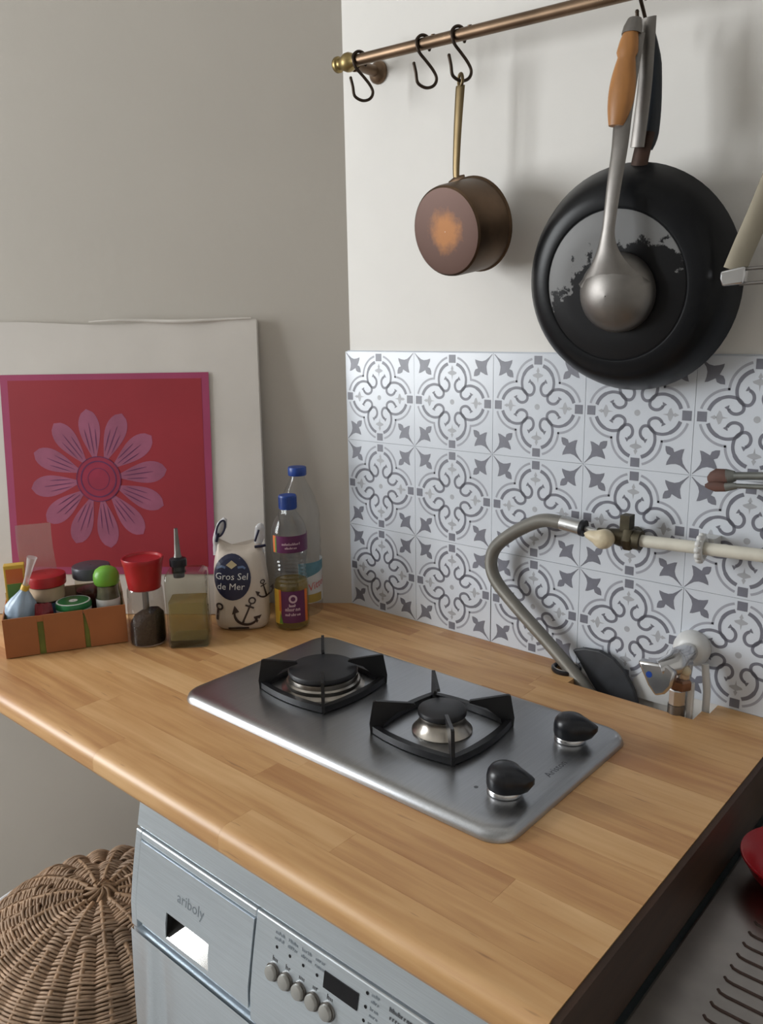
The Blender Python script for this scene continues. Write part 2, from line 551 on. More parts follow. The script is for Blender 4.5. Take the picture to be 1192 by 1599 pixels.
def tag(o, label, cat, group=None):
    o['label'] = label
    o['category'] = cat
    if group:
        o['group'] = group
    return o


def thing(name, label, cat, loc=(0, 0, 0), group=None, rot=None):
    """Empty at the thing's base. With a rotation its parts are given in its own axes."""
    o = bpy.data.objects.new(name, None)
    o.empty_display_size = 0.05
    COL.objects.link(o)
    o.location = loc
    if rot is not None:
        o.rotation_euler = rot
        o['local'] = 1
    return tag(o, label, cat, group)


def smoothline(pts, n=8, closed=False):
    """Catmull-Rom through points"""
    P = [Vector(p) for p in pts]
    out = []
    m = len(P)
    rng = range(m) if closed else range(m-1)
    for i in rng:
        p0 = P[(i-1) % m] if closed or i > 0 else P[0]*2 - P[1]
        p1 = P[i]
        p2 = P[(i+1) % m]
        p3 = P[(i+2) % m] if closed or i + 2 < m else P[-1]*2 - P[-2]
        for k in range(n):
            t = k/n
            out.append(0.5*((2*p1) + (p2-p0)*t + (2*p0-5*p1+4*p2-p3)*t*t + (3*p1-p0-3*p2+p3)*t**3))
    if not closed:
        out.append(P[-1])
    return out


def ribbon(pts, w):
    """flat 2-D stroke as quads; w may vary along the stroke"""
    P = [Vector((p[0], p[1])) for p in pts]
    n = len(P)
    ws = w if isinstance(w, (list, tuple)) else [w]*n
    L, R = [], []
    for i in range(n):
        t = (P[min(i+1, n-1)] - P[max(i-1, 0)]).normalized()
        nn = Vector((-t.y, t.x))
        L.append(P[i] + nn*ws[i]/2)
        R.append(P[i] - nn*ws[i]/2)
    return [[tuple(L[i]), tuple(R[i]), tuple(R[i+1]), tuple(L[i+1])] for i in range(n-1)]


def text_polys(s, size, align='CENTER', shear=0.0):
    cu = bpy.data.curves.new('lettering', 'FONT')
    cu.body = s
    cu.size = size
    cu.align_x = align
    cu.align_y = 'CENTER'
    cu.resolution_u = 2
    cu.shear = shear
    o = bpy.data.objects.new('lettering', cu)
    COL.objects.link(o)
    dg = bpy.context.evaluated_depsgraph_get()
    me = bpy.data.meshes.new_from_object(o.evaluated_get(dg))
    polys = [[(me.vertices[i].co.x, me.vertices[i].co.y) for i in p.vertices] for p in me.polygons]
    bpy.data.objects.remove(o)
    bpy.data.curves.remove(cu)
    bpy.data.meshes.remove(me)
    return polys


def shift(polys, dx, dy, rot=0.0):
    c, s = cos(rot), sin(rot)
    return [[(x*c - y*s + dx, x*s + y*c + dy) for x, y in p] for p in polys]


def disc(cx, cy, rx, ry=None, n=28):
    ry = ry or rx
    return [[(cx, cy), (cx + rx*cos(2*pi*i/n), cy + ry*sin(2*pi*i/n)), (cx + rx*cos(2*pi*(i+1)/n), cy + ry*sin(2*pi*(i+1)/n))] for i in range(n)]


def ring2(cx, cy, r, w, n=28, a0=0, a1=2*pi):
    return ribbon([(cx + r*cos(a0 + (a1-a0)*i/n), cy + r*sin(a0 + (a1-a0)*i/n)) for i in range(n+1)], w)


def rect(x0, y0, x1, y1, nx=1, ny=1):
    out = []
    for i in range(nx):
        for j in range(ny):
            xa, xb = x0 + (x1-x0)*i/nx, x0 + (x1-x0)*(i+1)/nx
            ya, yb = y0 + (y1-y0)*j/ny, y0 + (y1-y0)*(j+1)/ny
            out.append([(xa, ya), (xb, ya), (xb, yb), (xa, yb)])
    return out


def scribble(n, w, h, sw, seed=0):
    """a run of unreadable small letters, as they look in the photograph"""
    r = random.Random(seed)
    out = []
    for i in range(n):
        x = -w/2 + w*(i+.5)/n
        hh = h*r.choice((0.6, 0.6, 0.6, 1.0))
        k = r.random()
        out += ribbon([(x - w/n*.28, -h/2), (x - w/n*.28, -h/2 + hh)], sw)
        if k < .7:
            out += ribbon([(x + w/n*.22, -h/2), (x + w/n*.22, -h/2 + h*.6)], sw)
        if k > .3:
            out += ribbon([(x - w/n*.28, -h/2 + h*.55), (x + w/n*.22, -h/2 + h*.55)], sw)
    return out


def rrect(x0, y0, x1, y1, r, n=6):
    pts = []
    for cx, cy, a in ((x1-r, y1-r, 0), (x0+r, y1-r, pi/2), (x0+r, y0+r, pi), (x1-r, y0+r, 3*pi/2)):
        for i in range(n+1):
            q = a + pi/2*i/n
            pts.append((cx + r*cos(q), cy + r*sin(q)))
    return pts


def loft(mb, rings, mi=0, caps=True):
    """rings: lists of 3-D points of the same length"""
    n = len(rings[0])
    vs = [p for rg in rings for p in rg]
    fs = []
    for i in range(len(rings)-1):
        for k in range(n):
            k2 = (k+1) % n
            fs.append((i*n+k, i*n+k2, (i+1)*n+k2, (i+1)*n+k))
    if caps:
        fs.append(tuple(range(n))[::-1])
        fs.append(tuple((len(rings)-1)*n+k for k in range(n)))
    mb.add(vs, fs, mi)
    return mb


def to_axis(p, d):
    """matrix taking local z to direction d at point p"""
    return Matrix.Translation(Vector(p)) @ Vector(d).to_track_quat('Z', 'Y').to_matrix().to_4x4()


# ================================================================== the room
ZC = 2.60
WIN_E = WIN_A + WIN_D * 2.4
ROOM = [(0, 0), (WIN_A.x, WIN_A.y), (WIN_E.x, WIN_E.y), (2.3, WIN_E.y), (2.3, 0.004)]


def struct(o):
    o['kind'] = 'structure'
    return o


struct(MB().prism(ROOM, -0.05, 0.0).build('floor', 'floor', smooth=0))
struct(MB().prism(ROOM, ZC, ZC + 0.05).build('ceiling', 'ceiling', smooth=0))


def wall_slab(name, a, b, m, z0=0, z1=ZC, th=0.12):
    a, b = Vector(a), Vector(b)
    d = (b - a).normalized()
    n = Vector((-d.y, d.x)) * th        # outward side
    mb = MB().prism([(a.x, a.y), (b.x, b.y), (b.x + n.x, b.y + n.y), (a.x + n.x, a.y + n.y)], z0, z1)
    return mb


# the polygon runs counter-clockwise seen from above in the order corner, left wall ..., so outward is to the right: flip
def wall(name, a, b, m, th=0.12):
    return struct(wall_slab(name, b, a, m, th=th).build(name, m, smooth=0))


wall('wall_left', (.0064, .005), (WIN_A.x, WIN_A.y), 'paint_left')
wall('wall_rear', (WIN_E.x, WIN_E.y), (2.3, WIN_E.y), 'paint_back')
wall('wall_right', (2.3, WIN_E.y), (2.3, 0.004), 'paint_back')
# window wall: four pieces round the opening, one object
wm = MB()
for t0, t1, z0, z1 in ((0, WIN0, 0, ZC), (WIN1, 2.4, 0, ZC), (WIN0, WIN1, 0, WINZ0), (WIN0, WIN1, WINZ1, ZC)):
    a, b = WIN_A + WIN_D*t0, WIN_A + WIN_D*t1
    o_ = -WIN_N*0.12
    wm.prism([(a.x, a.y), (a.x + o_.x, a.y + o_.y), (b.x + o_.x, b.y + o_.y), (b.x, b.y)], z0, z1)
struct(wm.build('wall_front', 'paint_back', smooth=0))
wf = MB()
_MW = Matrix(((WIN_D.x, WIN_N.x, 0, WIN_A.x), (WIN_D.y, WIN_N.y, 0, WIN_A.y), (0, 0, 1, 0), (0, 0, 0, 1)))
for x0, z0, x1, z1 in ((WIN0, WINZ0, WIN0+.05, WINZ1), (WIN1-.05, WINZ0, WIN1, WINZ1), (WIN0+.05, WINZ0, WIN1-.05, WINZ0+.06),
                       (WIN0+.05, WINZ1-.05, WIN1-.05, WINZ1), ((WIN0+WIN1)/2-.03, WINZ0+.06, (WIN0+WIN1)/2+.03, WINZ1-.05)):
    wf.box((x0, -.09, z0), (x1, -.04, z1), 0, _MW)
win = struct(wf.build('window_1', 'window_frame', smooth=0))
for x0, x1 in ((WIN0+.05, (WIN0+WIN1)/2-.03), ((WIN0+WIN1)/2+.03, WIN1-.05)):
    MB().box((x0, -.067, WINZ0+.06), (x1, -.063, WINZ1-.05), 0, _MW).build('pane', 'pane', win, smooth=0)

# tiled wall, plaster a little behind the face of the tiles
wb = struct(MB().box((-.06, 0.005, 0), (2.3, 0.13, ZC)).build('wall_back', 'paint_back', smooth=0))
gm = MB().box((0.0, 0.0022, H-.0), (1.352, 0.006, H + .4515))
gm.build('grout', 'grout', wb, smooth=0)

# --- the tile pattern, one printed mesh shared by all tiles (unit tile, centre 0,0)
def tile_print():
    dark, mid, pale = [], [], []

    def sym4(polys, out):
        for k in range(4):
            out += shift(polys, 0, 0, k*pi/2)

    def mirror(polys):
        return polys + [[(-x, y) for x, y in p][::-1] for p in polys]
    sym4(rect(-.042, .397, .042, .478), dark)
    # thin outer quatrefoil
    sym4(mirror(ring2(0, .225, .232, .022, 16, 0, radians(74))), mid)
    # inner scroll: lobe arc then curl
    arc = [(0.172*cos(radians(a)), .222 + .172*sin(radians(a))) for a in (72, 60, 48, 36, 24, 12, 0)]
    tail = [(.165, .175), (.145, .140), (.115, .116), (.080, .108), (.052, .122), (.036, .155), (.038, .190), (.055, .216), (.074, .228)]
    line = [tuple(p[:2]) for p in smoothline([(x, y, 0) for x, y in arc + tail], 3)]
    n = len(line)
    ws = [.014 + .016*min(1, i/(n*.25)) if i < n*.35 else .028 - .004*max(0, (i - n*.8)/(n*.2)) for i in range(n)]
    ws = [.033 if i < n*.25 else .027 for i in range(n)]
    s1 = ribbon(line, ws)
    s1 += [[(.050, .210), (.098, .238), (.084, .262)], [(.098, .238), (.105, .222), (.078, .225)]]
    sym4(mirror(s1), dark)
    # small spear inside each lobe
    sp = [[(0, .372), (-.018, .335), (0, .318), (.018, .335)], [(0, .325), (-.058, .300), (-.048, .285), (0, .268), (.048, .285), (.058, .300)],
          [(-.008, .27), (0, .225), (.008, .27)]]
    sym4(sp, pale)
    pale += disc(0, 0, .028, n=12)
    # corner fleur
    half = [(.690, .003), (.640, .007), (.590, .016), (.555, .036), (.530, .068), (.508, .108), (.492, .086), (.480, .052), (.470, .022)]
    tip = []
    c = math.sqrt(.5)

    def dg(a, b):
        return ((a - b)*c, (a + b)*c)
    quads = []
    for i in range(len(half)-1):
        (a0, b0), (a1, b1) = half[i], half[i+1]
        quads.append([dg(a0, b0), dg(a1, b1), dg(a1, -b1), dg(a0, -b0)])
    quads.append([dg(.470, .022), dg(.440, .036), dg(.408, .024), dg(.380, 0), dg(.408, -.024), dg(.440, -.036), dg(.470, -.022)])
    sym4(quads, dark)
    return dark, mid, pale


TS = 0.15
pd, pm_, pp = tile_print()
pmesh = MB()
fn0 = lambda e: (lambda u, v: (u*TS, -e, v*TS))
pmesh.flat(pm_, fn0(.00012), 1).flat(pp, fn0(.00012), 2).flat(pd, fn0(.00016), 0)
pr0 = pmesh.build('tile_print', ['print_dark', 'print_mid', 'print_pale'], smooth=0)
proto_print = pr0.data
bpy.data.objects.remove(pr0)
tg = .0003
tm = MB().box((-TS/2 + tg, 0, -TS/2 + tg), (TS/2 - tg, 0.0045, TS/2 - tg)).build('tile', 'tile', smooth=0)
tile_mesh = tm.data
bpy.data.objects.remove(tm)
rt_ = random.Random(3)
for i in range(9):
    for j in range(3):
        o = bpy.data.objects.new('tile', tile_mesh)
        COL.objects.link(o)
        o.parent = wb
        gap = 0.0012 if (i >= 2 and j == 0) else 0.0
        o.location = ((i + .5)*TS + gap, rt_.uniform(-.0003, .0003), H + (j + .5)*TS)
        q = bpy.data.objects.new('tile_print', proto_print)
        COL.objects.link(q)
        q.parent = o
# dark open joint beside the second column, low down
MB().box((.2994, .0004, H), (.3014, .0025, H + .118)).build('open_joint', 'dark', wb, smooth=0)

# ================================================================== worktop of beech staves
wt = thing('worktop', 'golden beech butcher block worktop running along the tiled wall under the hob', 'worktop', (0, 0, H - .032))
XR = 0.742
rows = [0, -.030, -.060] + [-.060 - .0405*k for k in range(1, 14)]
WY = -0.592
rows = [r for r in rows if r > WY + .03] + [WY]
rs = random.Random(11)
slope = WALL_D.x / WALL_D.y
for ri in range(len(rows)-1):
    y1, y0 = rows[ri] - .00012, rows[ri+1] + .00012
    xs = [max(y1, y0)*slope + .001]
    x = y0*slope + rs.uniform(.12, .42)
    while x < XR - .08:
        if x > xs[-1] + .08:
            xs.append(x)
        x += rs.uniform(.24, .52)
    xs.append(XR)
    segs = list(zip(xs[:-1], xs[1:]))
    if ri < 2:                      # the notch cut at the back for hose and tap pipes
        n0, n1 = (.436, .656) if ri == 0 else (.470, .646)
        segs2 = []
        for a, b in segs:
            if b <= n0 or a >= n1:
                segs2.append((a, b))
            else:
                if a < n0 - .02:
                    segs2.append((a, n0))
                if b > n1 + .02:
                    segs2.append((n1, b))
        segs = segs2
    for si, (a, b) in enumerate(segs):
        mb = MB()
        first = si == 0
        last_row = ri == len(rows)-2
        if last_row:                # rounded nose
            rr = .013
            prof = [(y1, H - .032), (y1, H)] + [(y0 + rr - rr*sin(pi/2*k/6), H - rr + rr*cos(pi/2*k/6)) for k in range(7)] + \
                   [(y0, H - .024), (y0 + .004, H - .0305), (y0 + .008, H - .032)]
        else:
            prof = [(y1, H - .032), (y1, H), (y0, H), (y0, H - .032)]
        g = .0001
        vs = []
        for e in (0, 1):
            for (yy, zz) in prof:
                xx = (yy*slope + .001 if first else a + g) if e == 0 else b - g
                vs.append((xx, yy, zz))
        n = len(prof)
        fs = [tuple(range(n))[::-1], tuple(range(n, 2*n))] + [(k, (k+1) % n, n + (k+1) % n, n + k) for k in range(n)]
        fs = [f[::-1] for f in fs]
        mb.add(vs, fs)
        mb.build('stave', 'stave', wt, smooth=30)
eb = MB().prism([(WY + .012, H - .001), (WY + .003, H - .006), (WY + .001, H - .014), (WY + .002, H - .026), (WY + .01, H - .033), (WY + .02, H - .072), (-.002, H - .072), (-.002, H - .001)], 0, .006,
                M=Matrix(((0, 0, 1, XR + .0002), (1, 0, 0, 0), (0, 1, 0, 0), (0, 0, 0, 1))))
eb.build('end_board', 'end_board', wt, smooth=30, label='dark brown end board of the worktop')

# ================================================================== gas hob
HX0, HX1, HY0, HY1 = .0855, .6085, -.438, -.157
hob = thing('gas_hob', 'brushed steel two-burner gas hob set in the beech worktop', 'hob', ((HX0+HX1)/2, (HY0+HY1)/2, H))
mb = MB()
rings = []
for off, z in ((0, .0004), (.0005, .0035), (.002, .0070), (.005, .0098), (.009, .0112), (.014, .0118), (.024, .0118)):
    rings.append([(x, y, H + z) for x, y in rrect(HX0+off, HY0+off, HX1-off, HY1-off, max(.028 - off*.4, .006), 7)])
loft(mb, rings)
mb.build('hob_plate', 'hob', hob, smooth=50)
TOPZ = H + .0118


def fin(c, ang, thick, pts):
    """upright fin standing at corner c, running inward along ang; pts in (inward, up)"""
    d = Vector((cos(ang), sin(ang), 0))
    nrm = Vector((-sin(ang), cos(ang), 0))
    M = Matrix(((d.x, 0, nrm.x, c[0]), (d.y, 0, nrm.y, c[1]), (0, 1, 0, TOPZ), (0, 0, 0, 1)))
    return MB().prism(pts, -thick/2, thick/2, M=M)


def burner(cx, cy, hs, R, big):
    b = MB()
    if big:
        b.lathe([(.056, 0), (.057, .003), (.053, .005), (.051, .006), (.0505, .011), (.048, .013), (.0475, .019), (.046, .020)], 40, M=Matrix.Translation((cx, cy, TOPZ)))
    else:
        b.lathe([(.0355, 0), (.037, .002), (.035, .004), (.030, .010), (.0275, .016), (.028, .020), (.027, .021)], 36, M=Matrix.Translation((cx, cy, TOPZ)))
    bo = b.build('burner', 'burner', hob, smooth=35, label='large burner with broad black cap' if big else 'small burner with tarnished ring')
    z0 = .020 if big else .021
    r = R
    MB().lathe([(r*.94, z0), (r, z0+.001), (r*1.01, z0+.004), (r*.98, z0+.007), (r*.9, z0+.0085), (r*.3, z0+.009), (.001, z0+.009)], 40,
               M=Matrix.Translation((cx, cy, TOPZ))).build('burner_cap', 'cap_black', bo, smooth=35)
    # grate: bowed square ring with a fin at each corner
    g = MB()
    pts = []
    bow = hs*0.13
    for k in range(4):
        a0 = pi/4 + k*pi/2
        p0 = Vector((cx + hs*math.sqrt(2)*cos(a0), cy + hs*math.sqrt(2)*sin(a0)))
        a1 = a0 + pi/2
        p1 = Vector((cx + hs*math.sqrt(2)*cos(a1), cy + hs*math.sqrt(2)*sin(a1)))
        out = Vector((cos(a0+pi/4), sin(a0+pi/4)))
        for i in range(10):
            t = i/10
            p = p0*(1-t) + p1*t + out*bow*4*t*(1-t)
            pts.append((p.x, p.y))
    w = .0042
    inner, outer = [], []
    for i, p in enumerate(pts):
        q = Vector(p) - Vector((cx, cy))
        s = 1 - w*2/q.length
        inner.append((cx + q.x*s, cy + q.y*s))
        outer.append(p)
    ringv = [[(x, y, TOPZ+.001) for x, y in outer], [(x, y, TOPZ+.0095) for x, y in outer], [(x, y, TOPZ+.0095) for x, y in inner], [(x, y, TOPZ+.001) for x, y in inner], [(x, y, TOPZ+.001) for x, y in outer]]
    loft(g, ringv, caps=False)
    go = g.build('pan_support', 'iron', hob, smooth=40)
    for k in range(4):
        a0 = pi/4 + k*pi/2
        c = (cx + hs*math.sqrt(2)*cos(a0), cy + hs*math.sqrt(2)*sin(a0))
        ln = .050 if big else .052
        prof = [(-.001, .0), (-.002, .012), (.003, .041), (.006, .042), (ln, .037), (ln+.002, .034), (ln*.62, .026), (.016, .012), (.012, .0)]
        fin(c, a0 + pi, .0042, prof).build('prong', 'iron', go, smooth=0)


burner(.228, -.3005, .0608, .0475, True)
burner(.430, -.2985, .0612, .0295, False)


def hob_knob(x, y, label):
    ko = MB()
    T = Matrix.Translation((x, y, TOPZ))
    rings = []
    for rr, z, bk in ((.0185, .0062, .3), (.0195, .0100, .55), (.0195, .018, .9), (.0182, .024, 1.0), (.0150, .0285, .95), (.0095, .031, .7), (.003, .0318, .2)):
        rg = []
        for k in range(36):
            a = 2*pi*k/36
            da = (a - radians(5) + pi) % (2*pi) - pi
            beak = .0155*bk*math.exp(-(da/.42)**2)*(1 if z < .027 else .6)
            rg.append((x + (rr + beak)*cos(a), y + (rr + beak)*sin(a), TOPZ + z))
        rings.append(rg)
    loft(ko, rings)
    o = ko.build('control_knob', 'knob', hob, smooth=50, label=label)
    MB().lathe([(.018, .0003), (.0188, .001), (.0188, .0050), (.018, .0061), (.01, .0061)], 32, M=T).build('collar', 'chrome', o, smooth=40)
    return o


hob_knob(.561, -.222, 'black knob nearer the tiled wall')
hob_knob(.563, -.366, 'black knob nearer the front edge')
# faint maker's lettering on the plate, reading from the front edge towards the wall
lt = text_polys('Ariston', .013)
MB().flat(lt, lambda u, v: (.590 - v - .008, -.292 + u, TOPZ + .0001)).build('lettering', 'ink', hob, smooth=0)
MB().flat(disc(.535, -.378, .0025, n=10), lambda u, v: (u, v, TOPZ + .0001)).build('index_dot', 'ink', hob, smooth=0)

# ================================================================== built-in washing machine below the worktop
MX0, MX1 = .190, .738
wa = thing('washing_machine', 'silver front loading washing machine under the worktop beside the wicker basket', 'washing machine', ((MX0+MX1)/2, -.30, 0))
MB().box((MX0+.002, -.560, .02), (MX1-.002, -.03, H-.034)).build('cabinet', 'machine', wa, smooth=0)


def FZ(z):              # front profile of the fascia: y at a height
    P_ = [(.05, -.605), (.560, -.602), (.700, -.5965), (.736, -.5950), (.8185, -.5795), (.8215, -.5775), (.866, -.568)]
    for (z0, y0), (z1, y1) in zip(P_[:-1], P_[1:]):
        if z <= z1:
            t = (z - z0)/(z1 - z0)
            return y0 + (y1 - y0)*t
    return P_[-1][1]


def panel(mb, x0, z0, x1, z1, off, back=.03, mi=0, nz=4):
    zs = [z0 + (z1-z0)*k/nz for k in range(nz+1)]
    prof = [(FZ(z) - off, z) for z in zs]
    b = [(-.561, z1), (-.561, z0)]
    prof = prof + b
    M = Matrix(((0, 0, 1, 0), (1, 0, 0, 0), (0, 1, 0, 0), (0, 0, 0, 1)))
    mb.prism(prof, x0, x1, mi, M)
    return mb


panel(MB(), MX0, .8225, MX1, .8655, 0).build('top_strip', 'machine', wa, smooth=0, bevel=.001)
DX0, DX1, DZ0, DZ1 = .2035, .406, .7265, .8095
# control fascia round the drawer: left stile, right panel, upper lip
fa = MB()
panel(fa, MX0, .700, DX0-.0016, .8195, 0)
panel(fa, DX1+.0016, .700, MX1, .8195, 0)
panel(fa, DX0-.0016, DZ1+.0016, DX1+.0016, .8195, 0, nz=1)
panel(fa, DX0-.0016, .700, DX1+.0016, DZ0-.0005-.0155, -.006, nz=1)
fa.build('control_panel', 'machine', wa, smooth=0, bevel=.0014)
# the door below, with a soft vertical swell
dm = MB()
NX, NZ = 48, 6
vs, fs = [], []
for i in range(NX+1):
    x = MX0 + .001 + (MX1-MX0-.002)*i/NX
    for j in range(NZ+1):
        z = .08 + (.6965-.08)*j/NZ
        sw = -.006*math.exp(-((x - .226)/.012)**2) + .004*math.exp(-((x - .252)/.008)**2)
        if j == NZ:
            sw = 0
        vs.append((x, FZ(z) - .0015 + sw*min(1, (.6965-z)/.08), z))
for i in range(NX):
    for j in range(NZ):
        a = i*(NZ+1)+j
        fs.append((a, a+NZ+1, a+NZ+2, a+1))
dm.add(vs, fs)
dm.box((MX0+.001, -.5945, .08), (MX1-.001, -.561, .6965))
dm.build('door', 'machine', wa, smooth=40)
# dark seam lines stand behind the gaps
MB().box((MX0+.004, -.5745, .69), (MX1-.004, -.5612, .8215)).build('seam_backing', 'machine_line', wa, smooth=0)
# detergent drawer with a cut handle recess
RX0, RX1, RZ0, RZ1 = .2625, .340, .7215, .7505
dr = MB()
panel(dr, DX0, DZ0-.013, RX0, DZ1, .001)
panel(dr, RX1, DZ0-.013, DX1, DZ1, .001)
panel(dr, RX0, RZ1, RX1, DZ1, .001)
panel(dr, RX0, DZ0-.013, RX1, RZ0-.003, .001, nz=1)
dro = dr.build('detergent_drawer', 'machine', wa, smooth=0)
rc = MB()
rc.add([(RX0, -.5735, RZ1), (RX1, -.5735, RZ1), (RX1, -.5962, RZ0-.003), (RX0, -.5962, RZ0-.003)], [(0, 3, 2, 1)])
rc.build('finger_recess', 'polished', dro, smooth=0, label='polished slope of the handle recess')
dk = MB().add([(RX0+.0003, FZ(RZ1)+.001, RZ1), (RX0+.0003, -.5738, RZ1), (RX0+.0003, -.5955, RZ0-.003)], [(0, 1, 2)])  # dark patches paint the shade at the left end of the recess
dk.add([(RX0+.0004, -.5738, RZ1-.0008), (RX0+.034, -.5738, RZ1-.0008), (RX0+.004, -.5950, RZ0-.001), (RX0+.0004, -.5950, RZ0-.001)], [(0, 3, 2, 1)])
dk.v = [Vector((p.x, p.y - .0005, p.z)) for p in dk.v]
dk.build('recess_shadow_panel', 'dark', dro, smooth=0, label='painted shade in the handle recess, a dark panel')
fac = lambda u, v: (u, FZ(v) - .00125, v)
logo = shift(text_polys('ariboly', .0175), .304, .7765)
MB().flat(logo, fac).build('lettering', 'ink_soft', dro, smooth=0)
fac2 = lambda u, v: (u, FZ(v) - .00015, v)
for k in range(5):
    x = .4395 + .0189*k
    M = to_axis((x, FZ(.771), .771), (0, -.985, .17))
    MB().lathe([(.0092, -.002), (.0092, .0012), (.0088, .0022)], 24, 0, M).build('button_rim', 'steel_dull', wa, smooth=40)
    MB().lathe([(.0074, .002), (.0076, .0045), (.0068, .0058), (.004, .0066), (.001, .0068)], 24, 0, M).build('button', 'button', wa, smooth=40)
    MB().flat(shift(scribble(2, .008, .005, .0014, 40+k), x+.001, .7845), fac2).build('button_symbol', 'ink', wa, smooth=0)
for k in range(4):
    x = .441 + .0187*k
    MB().flat(disc(x, .7968, .0017, n=12), fac2).build('indicator_light', 'screen', wa, smooth=0)
    MB().flat(shift(scribble(5, .013, .0036, .0009, 10+k), x+.003, .8115) + shift(scribble(6, .014, .0036, .0009, 20+k), x+.003, .8055), fac2).build('legend', 'ink_soft', wa, smooth=0)
panel(MB(), .5065, .7905, .5495, .8063, .0008, nz=1).build('display', 'screen', wa, smooth=0)
for k, (xx, zz) in enumerate(((.5590, .8120), (.5585, .7990), (.5580, .7860))):
    MB().flat(disc(xx, zz, .0017, n=12), fac2).build('indicator_light', 'screen', wa, smooth=0)
    MB().flat(shift(scribble(4, .010, .0034, .0009, 60+k), xx+.010, zz+.0015) + shift(scribble(4, .010, .0034, .0009, 70+k), xx+.010, zz-.0045), fac2).build('legend', 'ink_soft', wa, smooth=0)
MB().flat(shift(scribble(13, .042, .0042, .0013, 81), .606, .8115) + shift(scribble(7, .022, .0042, .0013, 82), .597, .8045), fac2).build('legend', 'ink', wa, smooth=0)

# ================================================================== wicker laundry basket
BC = Vector((-.052, -.508, .575))
BR = .232
bk = thing('laundry_basket', 'round brown wicker laundry basket with domed lid left of the washing machine', 'basket', (BC.x, BC.y, 0))


def bprof(s):
    """arc length from the knot -> radius, height, outward normal (r, z)"""
    la = .285
    if s < la:
        q = s/la
        r = BR*sin(q*pi/2*.97)
        z = BC.z - .155*(1 - cos(q*pi/2*.97)) - .006*math.exp(-(s/.03)**2)
        tx, tz = BR*cos(q*pi/2*.97), -.155*sin(q*pi/2*.97)
        l = math.hypot(tx, tz)
        return r, z, -tz/l, tx/l
    zt = BC.z - .155 - (s - la)
    return BR - .02*min(1, (s-la)/.4), zt, 1, 0


NS = 26
wv = MB()
s = .022
row = 0
rw = random.Random(9)
while s < .56:
    r, z, nr, nz = bprof(s)
    if z < .06:
        break
    nst = NS if r > .085 else NS//2
    seg = nst*8
    amp = min(.0036, .0018 + .016*max(0, r - .02))
    ph = rw.uniform(-.05, .05)
    jit = rw.uniform(-.0006, .0006)
    pts = []
    for k in range(seg):
        a = 2*pi*k/seg
        h = amp*(abs(cos(nst/2*(a + ph/nst)))**.8*2 - 1) + .0010*cos(nst/2*a + pi*(row % 2)) + jit
        pts.append((BC.x + (r + nr*h)*cos(a), BC.y + (r + nr*h)*sin(a), z + nz*h + .0008*sin(3*a + row)))
    wv.tube(pts, .0023 + rw.uniform(-.0003, .0003), 5, closed=True)
    s += .0046
    row += 1
wv.build('weave', 'wicker', bk, smooth=80, kind='stuff')
for k in range(NS):
    a = 2*pi*k/NS
    st = MB()
    pts = []
    q = .02 if k % 2 == 0 else .09
    while q < .56:
        r, z, nr, nz = bprof(q)
        if z < .05:
            break
        e = .0022
        pts.append((BC.x + (r + nr*e)*cos(a), BC.y + (r + nr*e)*sin(a), z + nz*e))
        q += .022
    st.tube(pts, .0036, 5)
    st.build('stake', 'wicker_stake', bk, smooth=80)
kn = MB()
for k in range(9):
    a = 2*pi*k/9
    kn.tube([(BC.x + .024*cos(a), BC.y + .024*sin(a), BC.z - .004), (BC.x + .012*cos(a+.5), BC.y + .012*sin(a+.5), BC.z + .003),
             (BC.x + .004*cos(a+1.2), BC.y + .004*sin(a+1.2), BC.z + .004)], .0032, 5)
kn.build('woven_centre', 'wicker_stake', bk, smooth=80)
lm = MB()
pts = []
for k in range(31):
    a = radians(172 + 60*k/30)
    q_, z_, nr_, nz_ = bprof(.205 + .02*k/30)
    pts.append((BC.x + (q_ + nr_*.0075)*cos(a), BC.y + (q_ + nr_*.0075)*sin(a), z_ + nz_*.0075))
lm.tube(pts, [.0015 + .0050*min(1, i/12) for i in range(31)], 6)
lm.build('liner', 'cloth_white', bk, smooth=80, label='white liner edge under the lid')
inner = MB().lathe([(.19, .01), (BR-.028, .06), (BR-.012, BC.z-.16), (.17, BC.z-.065), (.10, BC.z-.025), (.02, BC.z-.012)], 40, 0, Matrix.Translation((BC.x, BC.y, 0)))
inner.build('lining', 'wicker_stake', bk, smooth=40)

# ================================================================== poster leaning on the left wall
lean = radians(5.6)
foot = WALL_D*.4135 + WALL_N*.0600
PH = .506
po = thing('poster', 'square poster of a pink flower on red leaning against the left wall', 'poster', (foot.x, foot.y, H + .0008), rot=(-lean, 0, radians(38)))
PW = .535
mb = MB()
NXP, NZP = 24, 24
vs, fs = [], []
for j in range(NZP+1):
    for i in range(NXP+1):
        x = -PW/2 + PW*i/NXP
        z = PH*j/NZP
        y = .0012*sin(7*x+2*z) * (j/NZP)
        zz = z + (.0035*sin(i/NXP*9) if j == NZP else 0)
        if i == NXP:
            x += .0015*sin(9*z)
        vs.append((x, y - .004, zz))
nn = (NXP+1)*(NZP+1)
vs += [(x, .008, z) for x, y, z in vs]
W1 = NXP+1
for j in range(NZP):
    for i in range(NXP):
        a = j*W1+i
        fs.append((a, a+1, a+W1+1, a+W1))
        fs.append((nn+a, nn+a+W1, nn+a+W1+1, nn+a+1))
for i in range(NXP):
    fs.append((i, nn+i, nn+i+1, i+1))
    a = NZP*W1+i
    fs.append((a, a+1, nn+a+1, nn+a))
for j in range(NZP):
    a = j*W1
    fs.append((a, a+W1, nn+a+W1, nn+a))
    a += NXP
    fs.append((a, nn+a, nn+a+W1, a+W1))
mb.add(vs, fs)
mb.build('card', 'canvas', po, smooth=30)
